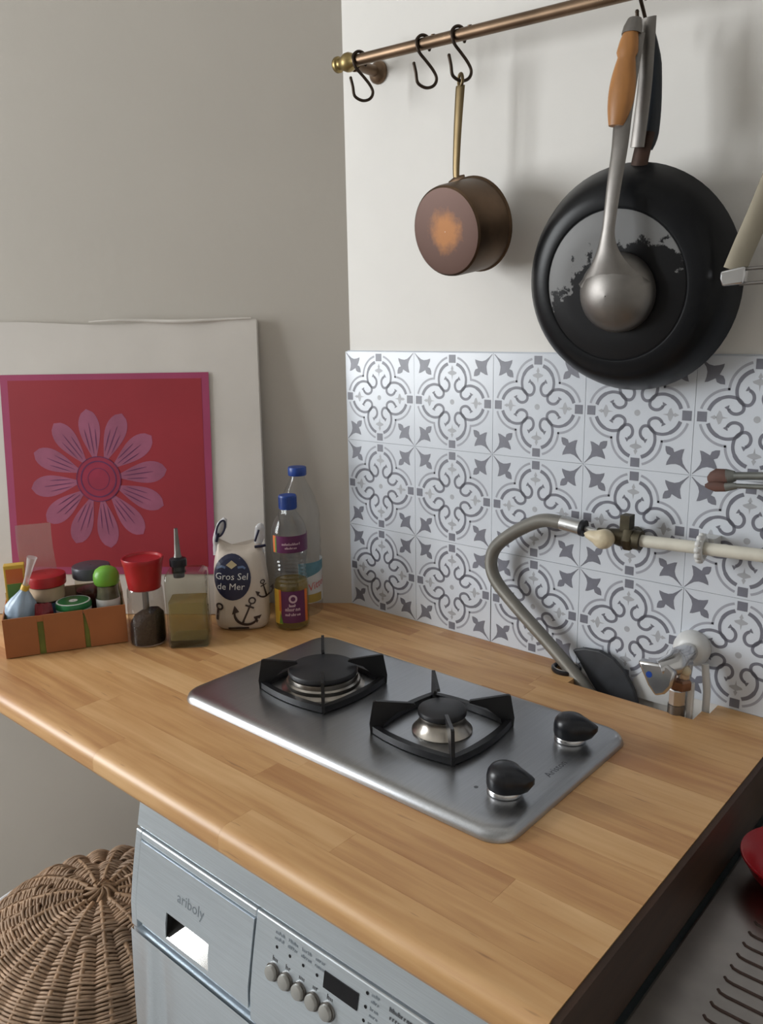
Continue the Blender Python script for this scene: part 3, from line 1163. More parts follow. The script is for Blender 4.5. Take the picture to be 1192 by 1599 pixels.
# the curled strip of paper along the top edge
cs = MB()
for i in range(20):
    pass
cs.tube([(-.02 + .278*i/16, -.006 - .002*sin(i*.8), PH + .001 + .0016*sin(i*.5)) for i in range(17)], [.0014 + .0016*sin(pi*i/16) for i in range(17)], 6)
cs.build('curled_edge', 'canvas', po, smooth=60, label='curled paper edge along the top')
QX0, QX1, QZ0, QZ1 = -.1825, .182, .072, .4205
sf = lambda e: (lambda u, v: (u, -.0058 - e, v))
MB().flat(rect(QX0, QZ0, QX1, QZ1), sf(0)).build('pink_border', 'poster_pink', po, smooth=0)
MB().flat(rect(QX0+.013, QZ0+.013, QX1-.013, QZ1-.010), sf(.0002)).build('red_ground', 'poster_red', po, smooth=0)
fx, fz = -.018, .240
pet, lin = [], []
NP = 12
for k in range(NP):
    a = 2*pi*k/NP + .13
    ln, wd = .122, .0235
    out = []
    for i in range(15):
        t = i/14
        out.append((.030 + (ln-.030)*t, wd*(sin(pi*min(1, t**1.25))**.6)*(0.45 + .55*t)))
    poly = [(p[0], p[1]) for p in out] + [(p[0], -p[1]) for p in out[::-1]]
    quads = []
    for i in range(14):
        quads.append([(out[i][0], -out[i][1]), (out[i+1][0], -out[i+1][1]), (out[i+1][0], out[i+1][1]), (out[i][0], out[i][1])])
    pet += shift(quads, fx, fz, a)
    for d, l0, l1 in ((0, .044, .098), (.006, .05, .088), (-.006, .05, .086)):
        lin += shift(ribbon([(l0 + (l1-l0)*i/6, d*(1 + .6*i/6)) for i in range(7)], [.0004 + .0012*sin(pi*i/6) for i in range(7)]), fx, fz, a)
MB().flat(pet, sf(.0004)).build('petals', 'petal', po, smooth=0)
MB().flat(lin, sf(.0006)).build('petal_veins', 'petal_line', po, smooth=0)
MB().flat(disc(fx, fz, .039, n=32), sf(.0007)).build('flower_heart', 'petal_heart', po, smooth=0)
MB().flat(ring2(fx, fz, .031, .0022, 30) + ring2(fx, fz, .039, .0014, 30) + ring2(fx, fz, .019, .001, 24), sf(.0009)).build('heart_rings', 'petal_line', po, smooth=0)

# ================================================================== card crate and what stands in it
CU, CW = Vector((.470, .883, 0)), Vector((-.883, .470, 0))
CF = Vector((-.238, -.525, H))
CA = math.atan2(CU.y, CU.x)
CL, CD, CH = .181, .112, .064


def cpos(a, b, z=0):
    p = CF + CU*a + CW*b
    return Vector((p.x, p.y, H + z))


cr = thing('card_crate', 'orange-brown card fruit crate full of jars at the left end of the worktop', 'crate', tuple(CF) , rot=(0, 0, CA))
t = .0022
MB().box((t, t, .0008), (CL-t, CD-t, .003)).build('base', 'crate_in', cr, smooth=0)
ib = MB()
for a, b in (((t+.0004, t+.0004, .003), (CL-t-.0004, 2*t, CH-.008)), ((t+.0004, CD-2*t, .003), (CL-t-.0004, CD-t-.0004, CH-.008)),
             ((t+.0004, 2*t, .003), (2*t, CD-2*t, CH-.008)), ((CL-2*t, 2*t, .003), (CL-t-.0004, CD-2*t, CH-.008))):
    ib.box(a, b)
ib.build('inner_tray', 'crate_in', cr, smooth=0, label='green inner tray showing through the slots')
for x0, x1 in ((0, .0490), (.0580, .1165), (.1240, CL)):
    MB().box((x0, 0, .001), (x1, t, CH)).build('front_board', 'crate', cr, smooth=0, bevel=.0006)
MB().box((.0490, .0002, CH-.010), (.0580, t-.0002, CH-.0005)).build('front_bridge', 'crate', cr, smooth=0)
MB().prism([(.1165, CH-.0005), (.1240, CH-.0005), (.1240, CH-.036), (.1195, CH-.010)], -t+.0003, -.0003, M=Matrix(((1, 0, 0, 0), (0, 0, -1, 0), (0, 1, 0, 0), (0, 0, 0, 1)))).build('front_bridge', 'crate', cr, smooth=0)
MB().box((0, CD-t, .001), (CL, CD, CH+.010)).build('back_board', 'crate_back', cr, smooth=0, bevel=.0006)
MB().box((0, t, .001), (t, CD-t, CH)).build('end_board', 'crate', cr, smooth=0, bevel=.0006)
e2 = MB()
e2.box((CL-t, t, .001), (CL, .03, CH)).box((CL-t, .046, .001), (CL, CD-t, CH+.008)).box((CL-t, .03, CH-.012), (CL, .046, CH))
e2.build('end_board', 'crate_back', cr, smooth=0, label='paler end board with a slot')
FZ0 = .0032


def can(name, label, cat, pos, parts):
    o = thing(name, label, cat, (pos.x, pos.y, H + FZ0))
    for nm, prof, m, lab in parts:
        mb = MB().lathe(prof, 36, 0, Matrix.Translation((pos.x, pos.y, H + FZ0)), caps=nm == 'contents')
        p = mb.build(nm, m, o, smooth=40)
        if lab:
            p['label'] = lab
    return o


can('jar', 'red-lidded jar in the card crate', 'jar', cpos(.066, .0705), [
    ('contents', [(.0225, .002), (.0248, .006), (.0248, .056), (.022, .058)], 'jar_dark', None),
    ('glass', [(.024, .0003), (.0264, .004), (.0266, .078), (.0255, .0885)], 'glass', None),
    ('label', [(.0268, .067), (.0268, .0880)], 'jar_cream', 'cream band under the lid'),
    ('blue_label', [(.0269, .042), (.0269, .064)], 'jar_blue', None),
    ('lid', [(.0285, .0890), (.0303, .0905), (.0306, .1030), (.0297, .1065), (.027, .1075), (.010, .1075), (.001, .1075)], 'red_lid', None)])
can('jar', 'slate grey-lidded jar at the back of the card crate', 'jar', cpos(.136, .0775), [
    ('contents', [(.0245, .002), (.0265, .006), (.0265, .070), (.022, .072)], 'jar_dark', None),
    ('glass', [(.025, .0003), (.0282, .004), (.0282, .082), (.027, .0915)], 'glass', None),
    ('lid', [(.0292, .092), (.0305, .0935), (.0307, .108), (.0298, .111), (.027, .112), (.001, .112)], 'grey_lid', None)])
gj = can('jar', 'small jar with green and white lid at the front of the card crate', 'jar', cpos(.104, .0312), [
    ('glass', [(.023, .0003), (.0255, .003), (.0255, .050), (.0245, .0545)], 'glass', None),
    ('contents', [(.022, .002), (.0238, .005), (.0238, .047), (.021, .049)], 'spice', None),
    ('lid', [(.0268, .053), (.0272, .055), (.0272, .0585)], 'white_print', 'white lower rim of the lid'),
    ('lid_top', [(.0274, .0586), (.0276, .0605), (.0274, .0655), (.0262, .0680), (.0248, .0684)], 'green_lid', None),
    ('lid_ring', [(.0262, .0682), (.0252, .0690), (.0238, .0688)], 'white_print', None),
    ('lid_face', [(.0248, .0683), (.0150, .0683), (.001, .0683)], 'green_lid', None),
    ('lid_emblem', [(.0068, .0685), (.0066, .0688), (.001, .0688)], 'white_print', None)])
can('spice_shaker', 'herb shaker with lime green domed cap in the card crate', 'shaker', cpos(.1570, .0295), [
    ('contents', [(.0155, .0015), (.0172, .004), (.0172, .068), (.0155, .078), (.0150, .088)], 'spice', None),
    ('glass', [(.0165, .0003), (.0185, .003), (.0185, .070), (.0168, .080), (.0165, .092)], 'glass', None),
    ('label', [(.0187, .050), (.0187, .068)], 'white_print', None),
    ('cap', [(.0175, .090), (.0196, .0925), (.0204, .100), (.0198, .107), (.0165, .114), (.0105, .1182), (.004, .1198), (.001, .1200)], 'lime', None)])
# blue-white plastic bag with a twisted neck
bp_ = cpos(.0262, .0360)
bg = thing('plastic_bag', 'pale blue plastic bag with a twisted neck in the card crate', 'bag', (bp_.x, bp_.y, H + FZ0))
rb = random.Random(5)
mb = MB()
rings = []
SEG = 28
for r0, z, ox in ((.014, .0005, 0), (.021, .004, 0), (.0225, .025, 0), (.0225, .050, 0), (.0225, .064, 0), (.021, .074, .001), (.015, .084, .003), (.0075, .093, .0060), (.0045, .099, .008)):
    rg = []
    for k in range(SEG):
        a = 2*pi*k/SEG
        w = 1 + (.10*sin(5*a + z*60) + .07*sin(9*a - z*90))*(.35 if z < .06 else 1.0)
        rg.append((bp_.x + min(r0*w, .0238)*cos(a) + ox, bp_.y + min(r0*w, .0238)*sin(a) + ox*.8, H + FZ0 + z))
    rings.append(rg)
loft(mb, rings)
mb.build('bag_body', 'blue_bag', bg, smooth=60)
mb = MB()
mb.tube([(bp_.x + .008, bp_.y + .006, H+FZ0+.097), (bp_.x + .012, bp_.y + .010, H+FZ0+.114), (bp_.x + .018, bp_.y + .014, H+FZ0+.134), (bp_.x + .022, bp_.y + .017, H+FZ0+.148)], [.0050, .0042, .0058, .0078], 10)
mb.build('bag_neck', 'film_neck', bg, smooth=60, label='clear twisted neck of the bag')
mb = MB().tube([(bp_.x + .0075, bp_.y + .0055, H+FZ0+.0955), (bp_.x + .010, bp_.y + .008, H+FZ0+.103)], .0064, 12)
mb.build('bag_tie', 'yellow', bg, smooth=50)
# carton
cp = cpos(.0195, .0880)
ct = thing('spice_packet', 'red yellow and green printed packet behind the plastic bag', 'packet', (cp.x, cp.y, H + FZ0), rot=(0, 0, CA))
MB().box((-.0155, -.009, .0003), (.0155, .009, .124)).build('packet_body', 'yellow', ct, smooth=0, bevel=.001)
MB().flat(rect(-.0125, .094, .0125, .118), lambda u, v: (u, -.0092, v)).build('red_panel', 'orange', ct, smooth=0)
MB().flat(rect(-.0125, .060, .0125, .0935), lambda u, v: (u, -.0092, v)).build('green_panel', 'green_print', ct, smooth=0)
# clear film pouch
fp = cpos(.056, .1035)
ft = MB()
vs, fs = [], []
for j in range(9):
    for i in range(9):
        u, v = -.027 + .054*i/8, .183*j/8
        vs.append((u + .003*sin(v*30), -.0022*cos(pi*(i-4)/9)*(1 - j/8.5) + .0012*sin(i*1.3 + j), v))
for j in range(8):
    for i in range(8):
        fs.append((j*9+i, j*9+i+1, (j+1)*9+i+1, (j+1)*9+i))
vs2 = [(x, -y + .0035, z) for x, y, z in vs]
ft.add(vs, fs).add(vs2, [f[::-1] for f in fs])
fto = ft.build('film_pouch', 'film', smooth=60)
fto.location = (fp.x, fp.y, H + FZ0)
fto.rotation_euler = (0, 0, CA)
tag(fto, 'tall empty clear film pouch standing at the back of the crate', 'pouch')
# red crinkled sachet at the front left of the crate
sp_ = cpos(.0600, .0145)
sm = MB()
rings = []
for z, hw, hd in ((.0005, .012, .0055), (.01, .0138, .0078), (.035, .0138, .0082), (.056, .0140, .008), (.066, .0130, .004), (.074, .0120, .0010)):
    rings.append([(hw*cos(2*pi*k/24)*(1 + .05*sin(5*k)), hd*sin(2*pi*k/24), z + .002*sin(k*1.9)*(z > .04)) for k in range(24)])
loft(sm, rings)
so = sm.build('sachet', mat('dark_red_foil', (0.22, 0.012, 0.02), 0.22, var=0.4, vscale=60, bump=.7, bscale=90), smooth=50)
so.location = (sp_.x, sp_.y, H + FZ0 + .0003)
so.rotation_euler = (0, 0, CA)
tag(so, 'dark red foil sachet at the front of the card crate', 'packet')

# ================================================================== pepper mill jar
mp_ = Vector((-.128, -.343, H))
pm = thing('pepper_mill', 'clear pepper mill with flared red top right of the crate', 'pepper mill', tuple(mp_))
T = Matrix.Translation(mp_)
MB().lathe([(.0255, .0005), (.0288, .003), (.0290, .060), (.0275, .090), (.0262, .0935)], 40, 0, T).build('glass', 'mill_glass', pm, smooth=40)
pk = MB()
rings = []
for f, z in ((.95, .0025), (1, .006), (1, .030), (.98, .042), (.72, .052), (.35, .056), (.05, .057)):
    rings.append([(mp_.x + .0272*f*cos(2*pi*k/32) , mp_.y + .0272*f*sin(2*pi*k/32), H + z + .008*cos(2*pi*k/32 - .6)*min(1, z/.04)*f) for k in range(32)])
loft(pk, rings)
pk.build('peppercorns', 'pepper', pm, smooth=40, kind='stuff')
MB().lathe([(.0245, .0915), (.0252, .0925), (.0272, .108), (.0298, .128), (.0312, .134), (.0325, .1405), (.0318, .1425), (.0296, .1422), (.0275, .1392), (.015, .1380), (.001, .1378)], 40, 0, T).build('cap', 'red_lid', pm, smooth=45)
MB().lathe([(.0050, .040), (.0050, .0912)], 12, 0, T).build('spindle', 'steel_dull', pm, smooth=40)

# ================================================================== square glass bottle with pourer
ga = radians(38 + 8)
gl = thing('glass_bottle', 'square glass vinegar bottle with black and steel pourer', 'bottle', (-.0735, -.3005, H), rot=(0, 0, ga))
mb = MB()
rings = []
hw = .0315
for f, z, rr in ((.94, .0003, .006), (1.0, .003, .006), (1.0, .012, .006), (1.0, .108, .006), (.97, .118, .007), (.80, .1225, .008), (.45, .124, .008)):
    h2 = hw*f
    rings.append([(x, y*.86, z) for x, y in rrect(-h2, -h2, h2, h2, rr*f, 5)])
loft(mb, rings)
mb.build('glass', 'glass', gl, smooth=50)
mb = MB()
rings = [[(x, y*.86, z) for x, y in rrect(-.0282, -.0282, .0282, .0282, .005, 5)] for z in (.0125, .0135, .0735, .074)]
loft(mb, rings)
mb.build('vinegar', 'vinegar', gl, smooth=50)
mb = MB()
loft(mb, [[(x, y*.86, z) for x, y in rrect(-.0292, -.0292, .0292, .0292, .005, 5)] for z in (.0015, .0105)])
mb.build('thick_base', 'glass_edge', gl, smooth=50)
nx_, ny_ = -.0105, -.006
TN = Matrix.Translation((nx_, ny_, 0))
MB().lathe([(.0115, .1200), (.0110, .1240), (.0105, .1300)], 24, 0, TN).build('neck', 'glass_edge', gl, smooth=50)
st = MB().lathe([(.0085, .112), (.0100, .128), (.0100, .1302), (.0132, .1306), (.0136, .136), (.0132, .1415), (.011, .143), (.006, .1445)], 24, 0, TN).build('stopper', 'knob', gl, smooth=40)
MB().lathe([(.0062, .1446), (.0050, .150), (.0040, .168), (.0030, .187), (.0028, .1905)], 18, 0, TN).build('spout', 'steel_dull', gl, smooth=40)

# ================================================================== salt bag
sb = Vector((-.0655, -.1985, H))
sa = math.atan2(-1.0349 + .1985, .985 + .0655) + pi/2 - .12       # faces a little left of the viewer
sg = thing('salt_bag', 'cream bag of sea salt with navy round label and anchor print', 'bag', (sb.x, sb.y, H), rot=(0, 0, sa))
BPF = [(0.0004, .036, .021), (.005, .0425, .028), (.020, .0450, .0325), (.050, .0455, .034), (.085, .0445, .033), (.110, .0425, .029), (.125, .0400, .022), (.136, .0370, .011), (.143, .0340, .004), (.1475, .0320, .0016)]


def bag_ab(z):
    for (z0, a0, b0), (z1, a1, b1) in zip(BPF[:-1], BPF[1:]):
        if z <= z1:
            t_ = max(0, (z - z0)/(z1 - z0))
            return a0 + (a1-a0)*t_, b0 + (b1-b0)*t_
    return BPF[-1][1:]


def sup(a, b, th, n=2.8):
    c, s_ = cos(th), sin(th)
    return (a*math.copysign(abs(c)**(2/n), c), b*math.copysign(abs(s_)**(2/n), s_))


mb = MB()
rings = []
zz = [0.0004, .003, .007, .014] + [.02 + .008*i for i in range(14)] + [.130, .134, .138, .143, .1475]
for z in zz:
    a, b = bag_ab(z)
    rings.append([(*[c * (1 + .012*sin(k*1.7 + z*80)) for c in sup(a, b, 2*pi*k/48)], z + (.006*cos(2*pi*k/24) if z > .135 else 0)) for k in range(48)])
loft(mb, rings)
mb.build('bag_body', 'salt', sg, smooth=60)


def on_bag(e):
    def f(u, v):
        a, b = bag_ab(v)
        q = min(.985, abs(u)/a)
        y = -b*(1 - q**2.8)**(1/2.8)
        return (u*1.01, y*1.016 - e, v)
    return f


lab = MB()
lx, lz, lrx, lrz = -.011, .094, .0305, .0375
pl_ = []
for i in range(6):
    for k in range(32):
        a0, a1 = 2*pi*k/32, 2*pi*(k+1)/32
        r0, r1 = i/6, (i+1)/6
        q = [(lx + lrx*r*cos(a), lz + lrz*r*sin(a)) for r, a in ((r0, a0), (r1, a0), (r1, a1), (r0, a1))]
        pl_.append(q if i else q[1:] if False else [q[0], q[1], q[2]])
lab.flat(pl_, on_bag(.0006))
lo_ = lab.build('round_label', 'navy', sg, smooth=60)
tx = shift(text_polys('Gros Sel', .0155, shear=.1), lx - .001, lz + .002, -.02) + shift(text_polys('de Mer', .0155, shear=.1), lx - .003, lz - .0145, -.02)
MB().flat(tx, on_bag(.0011)).build('lettering', 'white_print', lo_, smooth=0)
em = [[(lx - .009, lz + .021), (lx + .0, lz + .015), (lx + .009, lz + .021), (lx, lz + .028)]]
MB().flat(em, on_bag(.0011)).build('emblem', 'gold', lo_, smooth=0)
MB().flat(ribbon([(lx - .024, lz + .016), (lx - .016, lz + .019), (lx - .010, lz + .017)], .0035) + ribbon([(lx + .010, lz + .017), (lx + .018, lz + .018), (lx + .022, lz + .015)], .0035), on_bag(.0011)).build('emblem_band', 'jar_blue', lo_, smooth=0)


def anchor(cx, cz, sc, rot):
    p = []
    p += ring2(0, .026, .0055, .0028, 16)
    p += ribbon([(0, .021), (0, -.020)], [.0026, .0040])
    p += ribbon([(-.008, .014), (.008, .014)], .0034)
    arcp = [(.021*sin(radians(a)), -.002 - .020*cos(radians(a))) for a in range(-80, 81, 10)]
    p += ribbon(arcp, [.0018 + .0038*cos(radians(a))**.7 for a in range(-80, 81, 10)])
    for s_ in (-1, 1):
        p.append([(s_*.0255, .006), (s_*.0135, -.002), (s_*.0235, -.012)][::s_])
    return shift([[(x*sc, y*sc) for x, y in q] for q in p], cx, cz, rot)


an = MB().flat(anchor(.010, .033, .92, -.42), on_bag(.0007)).flat(anchor(.040, .070, .55, .2), on_bag(.0007))
an.flat(ring2(-.034, .045, .005, .003, 14) + ribbon([(-.037, .040), (-.040, .020)], .004), on_bag(.0007))
an.flat(rect(-.022, .004, .012, .008, 4, 1), on_bag(.0007))
an.build('anchor_print', 'brown_print', sg, smooth=0)
for s_, zt, m_ in ((-1, .192, 0), (1, .178, 1)):
    ear = MB()
    if s_ < 0:
        pts = [(s_*.034, .0, .128), (s_*.038, -.001, .143), (s_*.036, -.002, .158), (s_*.026, -.003, .176), (s_*.020, -.003, .188)]
        rad = [.010, .0045, .0052, .0085, .0035]
    else:
        pts = [(s_*.031, .0, .128), (s_*.031, -.001, .143), (s_*.034, -.001, .155), (s_*.036, -.002, .170), (s_*.039, -.002, .177)]
        rad = [.010, .0065, .0085, .0080, .003]
    pp2 = smoothline(pts, 4)
    rr2 = [rad[min(4, i//4)] + (rad[min(4, i//4+1)] - rad[min(4, i//4)])*(i % 4)/4 for i in range(len(pp2))]
    ear.tube(pp2, rr2, 12, flat=.42, upv=(1, 0, .2))
    eo = ear.build('twisted_corner', 'salt_top', sg, smooth=60, label='crumpled clear corner of the bag')
    pr_ = MB()
    if s_ < 0:
        c_ = Vector((-.0275, -.0085, .1720))
        pr_.tube([(c_.x + .0115*cos(2*pi*k/20)*.42 + .0115*sin(2*pi*k/20)*.52, c_.y, c_.z + .0135*sin(2*pi*k/20)*.95 - .004*cos(2*pi*k/20)) for k in range(20)], .0017, 6, closed=True)
        pr_.tube([(-.036, -.0075, .150), (-.0325, -.009, .164)], .0026, 6)
    else:
        pr_.tube([(.026, -.0085, .1395), (.036, -.0088, .1400), (.044, -.007, .1412)], .0024, 6)
        pr_.tube([(.027, -.009, .149), (.031, -.0095, .160), (.034, -.008, .168)], .0019, 6)
    pr_.build('navy_print', 'navy', eo, smooth=60)

# ================================================================== bottles in the corner
ob = Vector((.003, -.1490, H))
oa = math.atan2(-1.0349 + .15, .985) + pi/2


def cyl(center, R, ang):
    """surface map of a cylinder: u along the girth (0 faces the viewer side), v height"""
    return lambda u, v: (center.x + R*sin(u/R + 0)*cos(ang) + R*cos(u/R)*sin(ang), center.y + R*sin(u/R)*sin(ang) - R*cos(u/R)*cos(ang), center.z + v)


oil = thing('oil_bottle', 'sunflower oil bottle with blue cap and plum labels beside the salt bag', 'bottle', tuple(ob))
T = Matrix.Translation(ob)
prof = [(.020, .0003), (.0262, .002), (.0290, .006), (.0285, .013), (.0292, .020), (.0292, .078)]
for k in range(7):
    z = .082 + .0065*k
    prof += [(.0262 - .002*sin(pi*k/6), z), (.0282 - .002*sin(pi*k/6), z + .0032)]
prof += [(.0288, .131), (.0292, .136), (.0292, .164), (.0278, .172), (.0240, .183), (.0170, .194), (.0135, .199), (.0130, .2045)]
MB().lathe(prof, 40, 0, T).build('bottle_body', 'pet', oil, smooth=30)
MB().lathe([(.0200, .0035), (.0265, .006), (.0272, .020), (.0274, .076), (.0256, .0835)], 40, 0, T).build('oil', 'oil', oil, smooth=40)
cpm = MB().lathe([(.0140, .2035), (.0146, .2045), (.0146, .2245), (.0138, .2262), (.001, .2264)], 36, 0, T)
for k in range(36):
    a = 2*pi*k/36
    cpm.box((-.0006, -.0004, 0), (.0006, .0006, .018), 0, Matrix.Translation((ob.x + .0146*cos(a), ob.y + .0146*sin(a), H + .2055)) @ Matrix.Rotation(a + pi/2, 4, 'Z'))
cpm.build('cap', 'navy_cap', oil, smooth=30)
CY = cyl(ob, .0295, oa)
CY2 = cyl(ob, .0297, oa)
b1 = MB().flat(rect(-.0285, .1355, .055, .1635, 26, 1), CY).build('upper_label', 'purple', oil, smooth=60)
MB().flat(rect(-.032, .1355, -.0245, .1635, 3, 1), CY2).build('label_edge', 'orange', b1, smooth=60)
MB().flat(rect(-.0265, .1358, -.0235, .1605, 2, 1), cyl(ob, .0298, oa)).build('label_stripe', 'green_print', b1, smooth=60)
MB().flat(shift(scribble(11, .032, .0042, .0010, 3), .003, .1505) + shift(scribble(7, .020, .0038, .0010, 4), .002, .1440), CY2).build('lettering', 'pink_print', b1, smooth=0)
b2 = MB().flat(rect(-.020, .016, .024, .0705, 16, 1), CY).build('lower_label', 'purple', oil, smooth=60)
MB().flat(rect(-.0360, .0135, -.0195, .0725, 5, 1), CY2).build('label_edge', 'yellow', b2, smooth=60)
MB().flat(rect(-.0230, .036, -.0185, .0725, 2, 1), cyl(ob, .0299, oa)).build('label_stripe', 'orange', b2, smooth=60)
MB().flat([[(-.024, .014), (-.0165, .014), (-.021, .034)]], cyl(ob, .0299, oa)).build('label_corner', 'green_print', b2, smooth=60)
MB().flat(rect(.0235, .016, .030, .0715, 3, 1), CY2).build('label_edge', 'orange', b2, smooth=60)
MB().flat(ring2(.002, .0575, .0056, .0032, 18) + shift(scribble(6, .026, .0065, .0014, 8), .001, .040) + shift(scribble(4, .012, .005, .0014, 9), .001, .0465) + shift(scribble(8, .026, .005, .0012, 10), .001, .031), CY2).build('lettering', 'pink_print', b2, smooth=0)

wbp = Vector((-.0370, -.0880, H))
wat = thing('water_bottle', 'clear water bottle with blue cap in the corner behind the oil', 'bottle', tuple(wbp))
T = Matrix.Translation(wbp)
prof = [(.024, .0003), (.033, .002), (.0365, .007), (.0355, .014), (.0365, .022), (.0365, .100), (.0350, .104), (.0360, .112), (.0350, .120), (.0362, .130), (.0350, .140), (.0362, .152),
        (.0350, .164), (.0358, .176), (.0338, .190), (.0290, .206), (.0220, .222), (.0150, .235), (.0125, .241), (.0120, .247)]
MB().lathe(prof, 40, 0, T).build('bottle_body', 'pet', wat, smooth=30)
MB().lathe([(.0150, .2455), (.0157, .2465), (.0157, .2585), (.0148, .2600), (.001, .2602)], 32, 0, T).build('cap', 'navy_cap', wat, smooth=40)
wa_ = math.atan2(-1.0349 + .096, .985 + .026) + pi/2 + .95
CYW = cyl(wbp, .0369, wa_)
CYW2 = cyl(wbp, .0372, wa_)
wl = MB().flat(rect(-.040, .026, .040, .098, 22, 1), CYW).build('label', 'water_white', wat, smooth=60)
top = []
for i in range(22):
    x0, x1 = -.040 + .080*i/22, -.040 + .080*(i+1)/22
    f = lambda x: .070 + .018*(x + .04)/.08
    top.append([(x0, f(x0)), (x1, f(x1)), (x1, .0985), (x0, .0985)])
MB().flat(top, CYW2).build('label_sky', 'teal', wl, smooth=60)
MB().flat(shift(text_polys('Vittel', .0185, shear=.25), -.006, .0575, .22), cyl(wbp, .0374, wa_)).build('lettering', 'red_print', wl, smooth=0)
MB().flat(rect(-.030, .027, .006, .042, 10, 1), CYW2).build('label_field', 'mustard', wl, smooth=60)

# ================================================================== brass rail, hooks and what hangs there
RA, RB = Vector((.060, -.060, 1.7712)), Vector((1.30, -.060, 1.7280))
rd = (RB - RA).normalized()


def railz(x):
    return RA.z + (RB.z - RA.z)*(x - RA.x)/(RB.x - RA.x)


rail = thing('utensil_rail', 'tubular brass utensil rail across the wall above the tiles', 'rail', (RA.x, -.06, RA.z))
MB().tube([RA + rd*.030, RB], .0078, 20).build('tube', 'brass', rail, smooth=50)
MB().lathe([(.0100, -.006), (.0112, -.004), (.0112, 0), (.0082, .002), (.0078, .006), (.0105, .010), (.0130, .016), (.0133, .021), (.0112, .027), (.0090, .031), (.0088, .037)], 28, 0, to_axis(RA, rd)).build('finial', 'brass_end', rail, smooth=50)
for bx in (.082, 1.10):
    z = railz(bx)
    br = MB().lathe([(.0165, 0), (.0165, .004), (.0135, .008), (.0080, .011), (.0075, .044), (.0095, .048), (.0105, .054)], 24, 0, to_axis((bx, .0048, z - .002), (0, -1, .02)))
    br.build('bracket', 'brass', rail, smooth=40)
for bx in (.225, .285):
    MB().lathe([(.003, -.012), (.003, .0), (.0008, .001)], 10, 0, to_axis((bx + .012, -.06, railz(bx) - .004), (0, .1, -1))).build('set_screw', 'brass', rail, smooth=40)


def hook(x, label, drop=.0, twist=0.0, stretchy=1.0):
    """open S hook round the rail; hangs in a plane square to the wall"""
    z = railz(x)
    R_ = .0108
    pts = []
    for a in (215, 185, 155, 125, 95, 65, 35, 5):      # round the rail: behind, over the top, down the front
        q = radians(a)
        pts.append((0, -R_*cos(q), R_*sin(q)))
    pts += [(0, -.0070, -.0105), (0, .0040, -.0210), (0, .0140, -.0310), (0, .0195, -.0400 - drop)]
    for a in (28, 58, 90, 122, 150):
        q = radians(a)
        pts.append((0, .0040 + .0162*cos(q), -.0410 - drop - .0138*sin(q)))
    pts += [(0, -.0118, -.0370 - drop), (0, -.0148, -.0260 - drop)]
    M = Matrix.Translation((x, -.060, z)) @ Matrix.Rotation(twist, 4, 'Z')
    P2 = [M @ Vector(p) for p in smoothline(pts, 4)]
    mb = MB().tube(P2, .0022, 8)
    for e in (0, -1):
        mb.lathe([(.0005, -.0024), (.0018, -.0018), (.0024, 0), (.0018, .0018), (.0005, .0024)], 10, 0, Matrix.Translation(P2[e]))
    o = mb.build('hook', 'hook', loc=(x, -.06, z), smooth=60)
    tag(o, label, 'hook', None)
    return o


hook(.1015, 'empty bronze hook at the left end of the brass rail', twist=-.45)
hook(.2195, 'empty bronze hook second along the rail left of the saucepan', twist=-.45)
hook(.2785, 'bronze hook carrying the small copper saucepan', twist=-.40)
hook(.5330, 'bronze hook carrying the frying pan and ladle', twist=.05)

# small copper saucepan, base towards the viewer
PC = Vector((.2990, -.0470, 1.5255))
tilt = radians(12)
sau = thing('saucepan', 'small tarnished copper saucepan with brass handle hanging from the rail', 'saucepan', tuple(PC))
MY = Matrix.Translation(PC) @ Matrix.Rotation(radians(-5), 4, 'Z') @ Matrix.Rotation(radians(90) + tilt, 4, 'X')      # local z points out of the base
MB().lathe([(.0590, .0), (.0622, .0), (.0632, .0014), (.0626, .0028), (.0606, .0042), (.0590, .056), (.0578, .0618), (.0552, .0640)], 56, 0, MY, caps=False).build('pot_side', 'pot_side', sau, smooth=35)
bo = MB().lathe([(.0552, .0), (.048, .0006), (.02, .0008), (.0005, .0008)], 56, 0, Matrix.Rotation(radians(90), 4, 'X'), caps=False)
bo = bo.build('pot_base', 'pot_base', sau, loc=(0, 0, 0), smooth=35)
bo.matrix_local = Matrix.Rotation(radians(-5), 4, 'Z') @ Matrix.Rotation(tilt, 4, 'X') @ Matrix.Translation((0, -.0640, 0))
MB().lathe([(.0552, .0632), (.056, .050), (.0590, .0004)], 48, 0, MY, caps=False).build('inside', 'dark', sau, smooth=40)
hp = smoothline([(.2740, -.0575, 1.5790), (.2745, -.0595, 1.6000), (.2765, -.0590, 1.6500), (.2785, -.0570, 1.6950), (.2788, -.0562, 1.7030)], 6)
nn_ = len(hp)
hd = MB().tube(hp, [.0048 + .0028*min(1, i/(nn_*.7)) for i in range(nn_)], 10, flat=.34, upv=(1, 0, 0))
hd.build('handle', 'pot_handle', sau, smooth=60)
hc = Vector((.2788, -.0560, 1.7100))
MB().tube([(hc.x + .0066*.86*cos(2*pi*k/18), hc.y - .0066*.5*cos(2*pi*k/18), hc.z + .0078*sin(2*pi*k/18)) for k in range(18)], .0022, 8, closed=True).build('hanging_eye', 'pot_handle', sau, smooth=60)
MB().tube([(.2620, -.0575, 1.5800), (.2740, -.0590, 1.5835), (.2870, -.0570, 1.5860)], [.0050, .0066, .0050], 10, flat=.4).build('handle_plate', 'pot_side', sau, smooth=60)

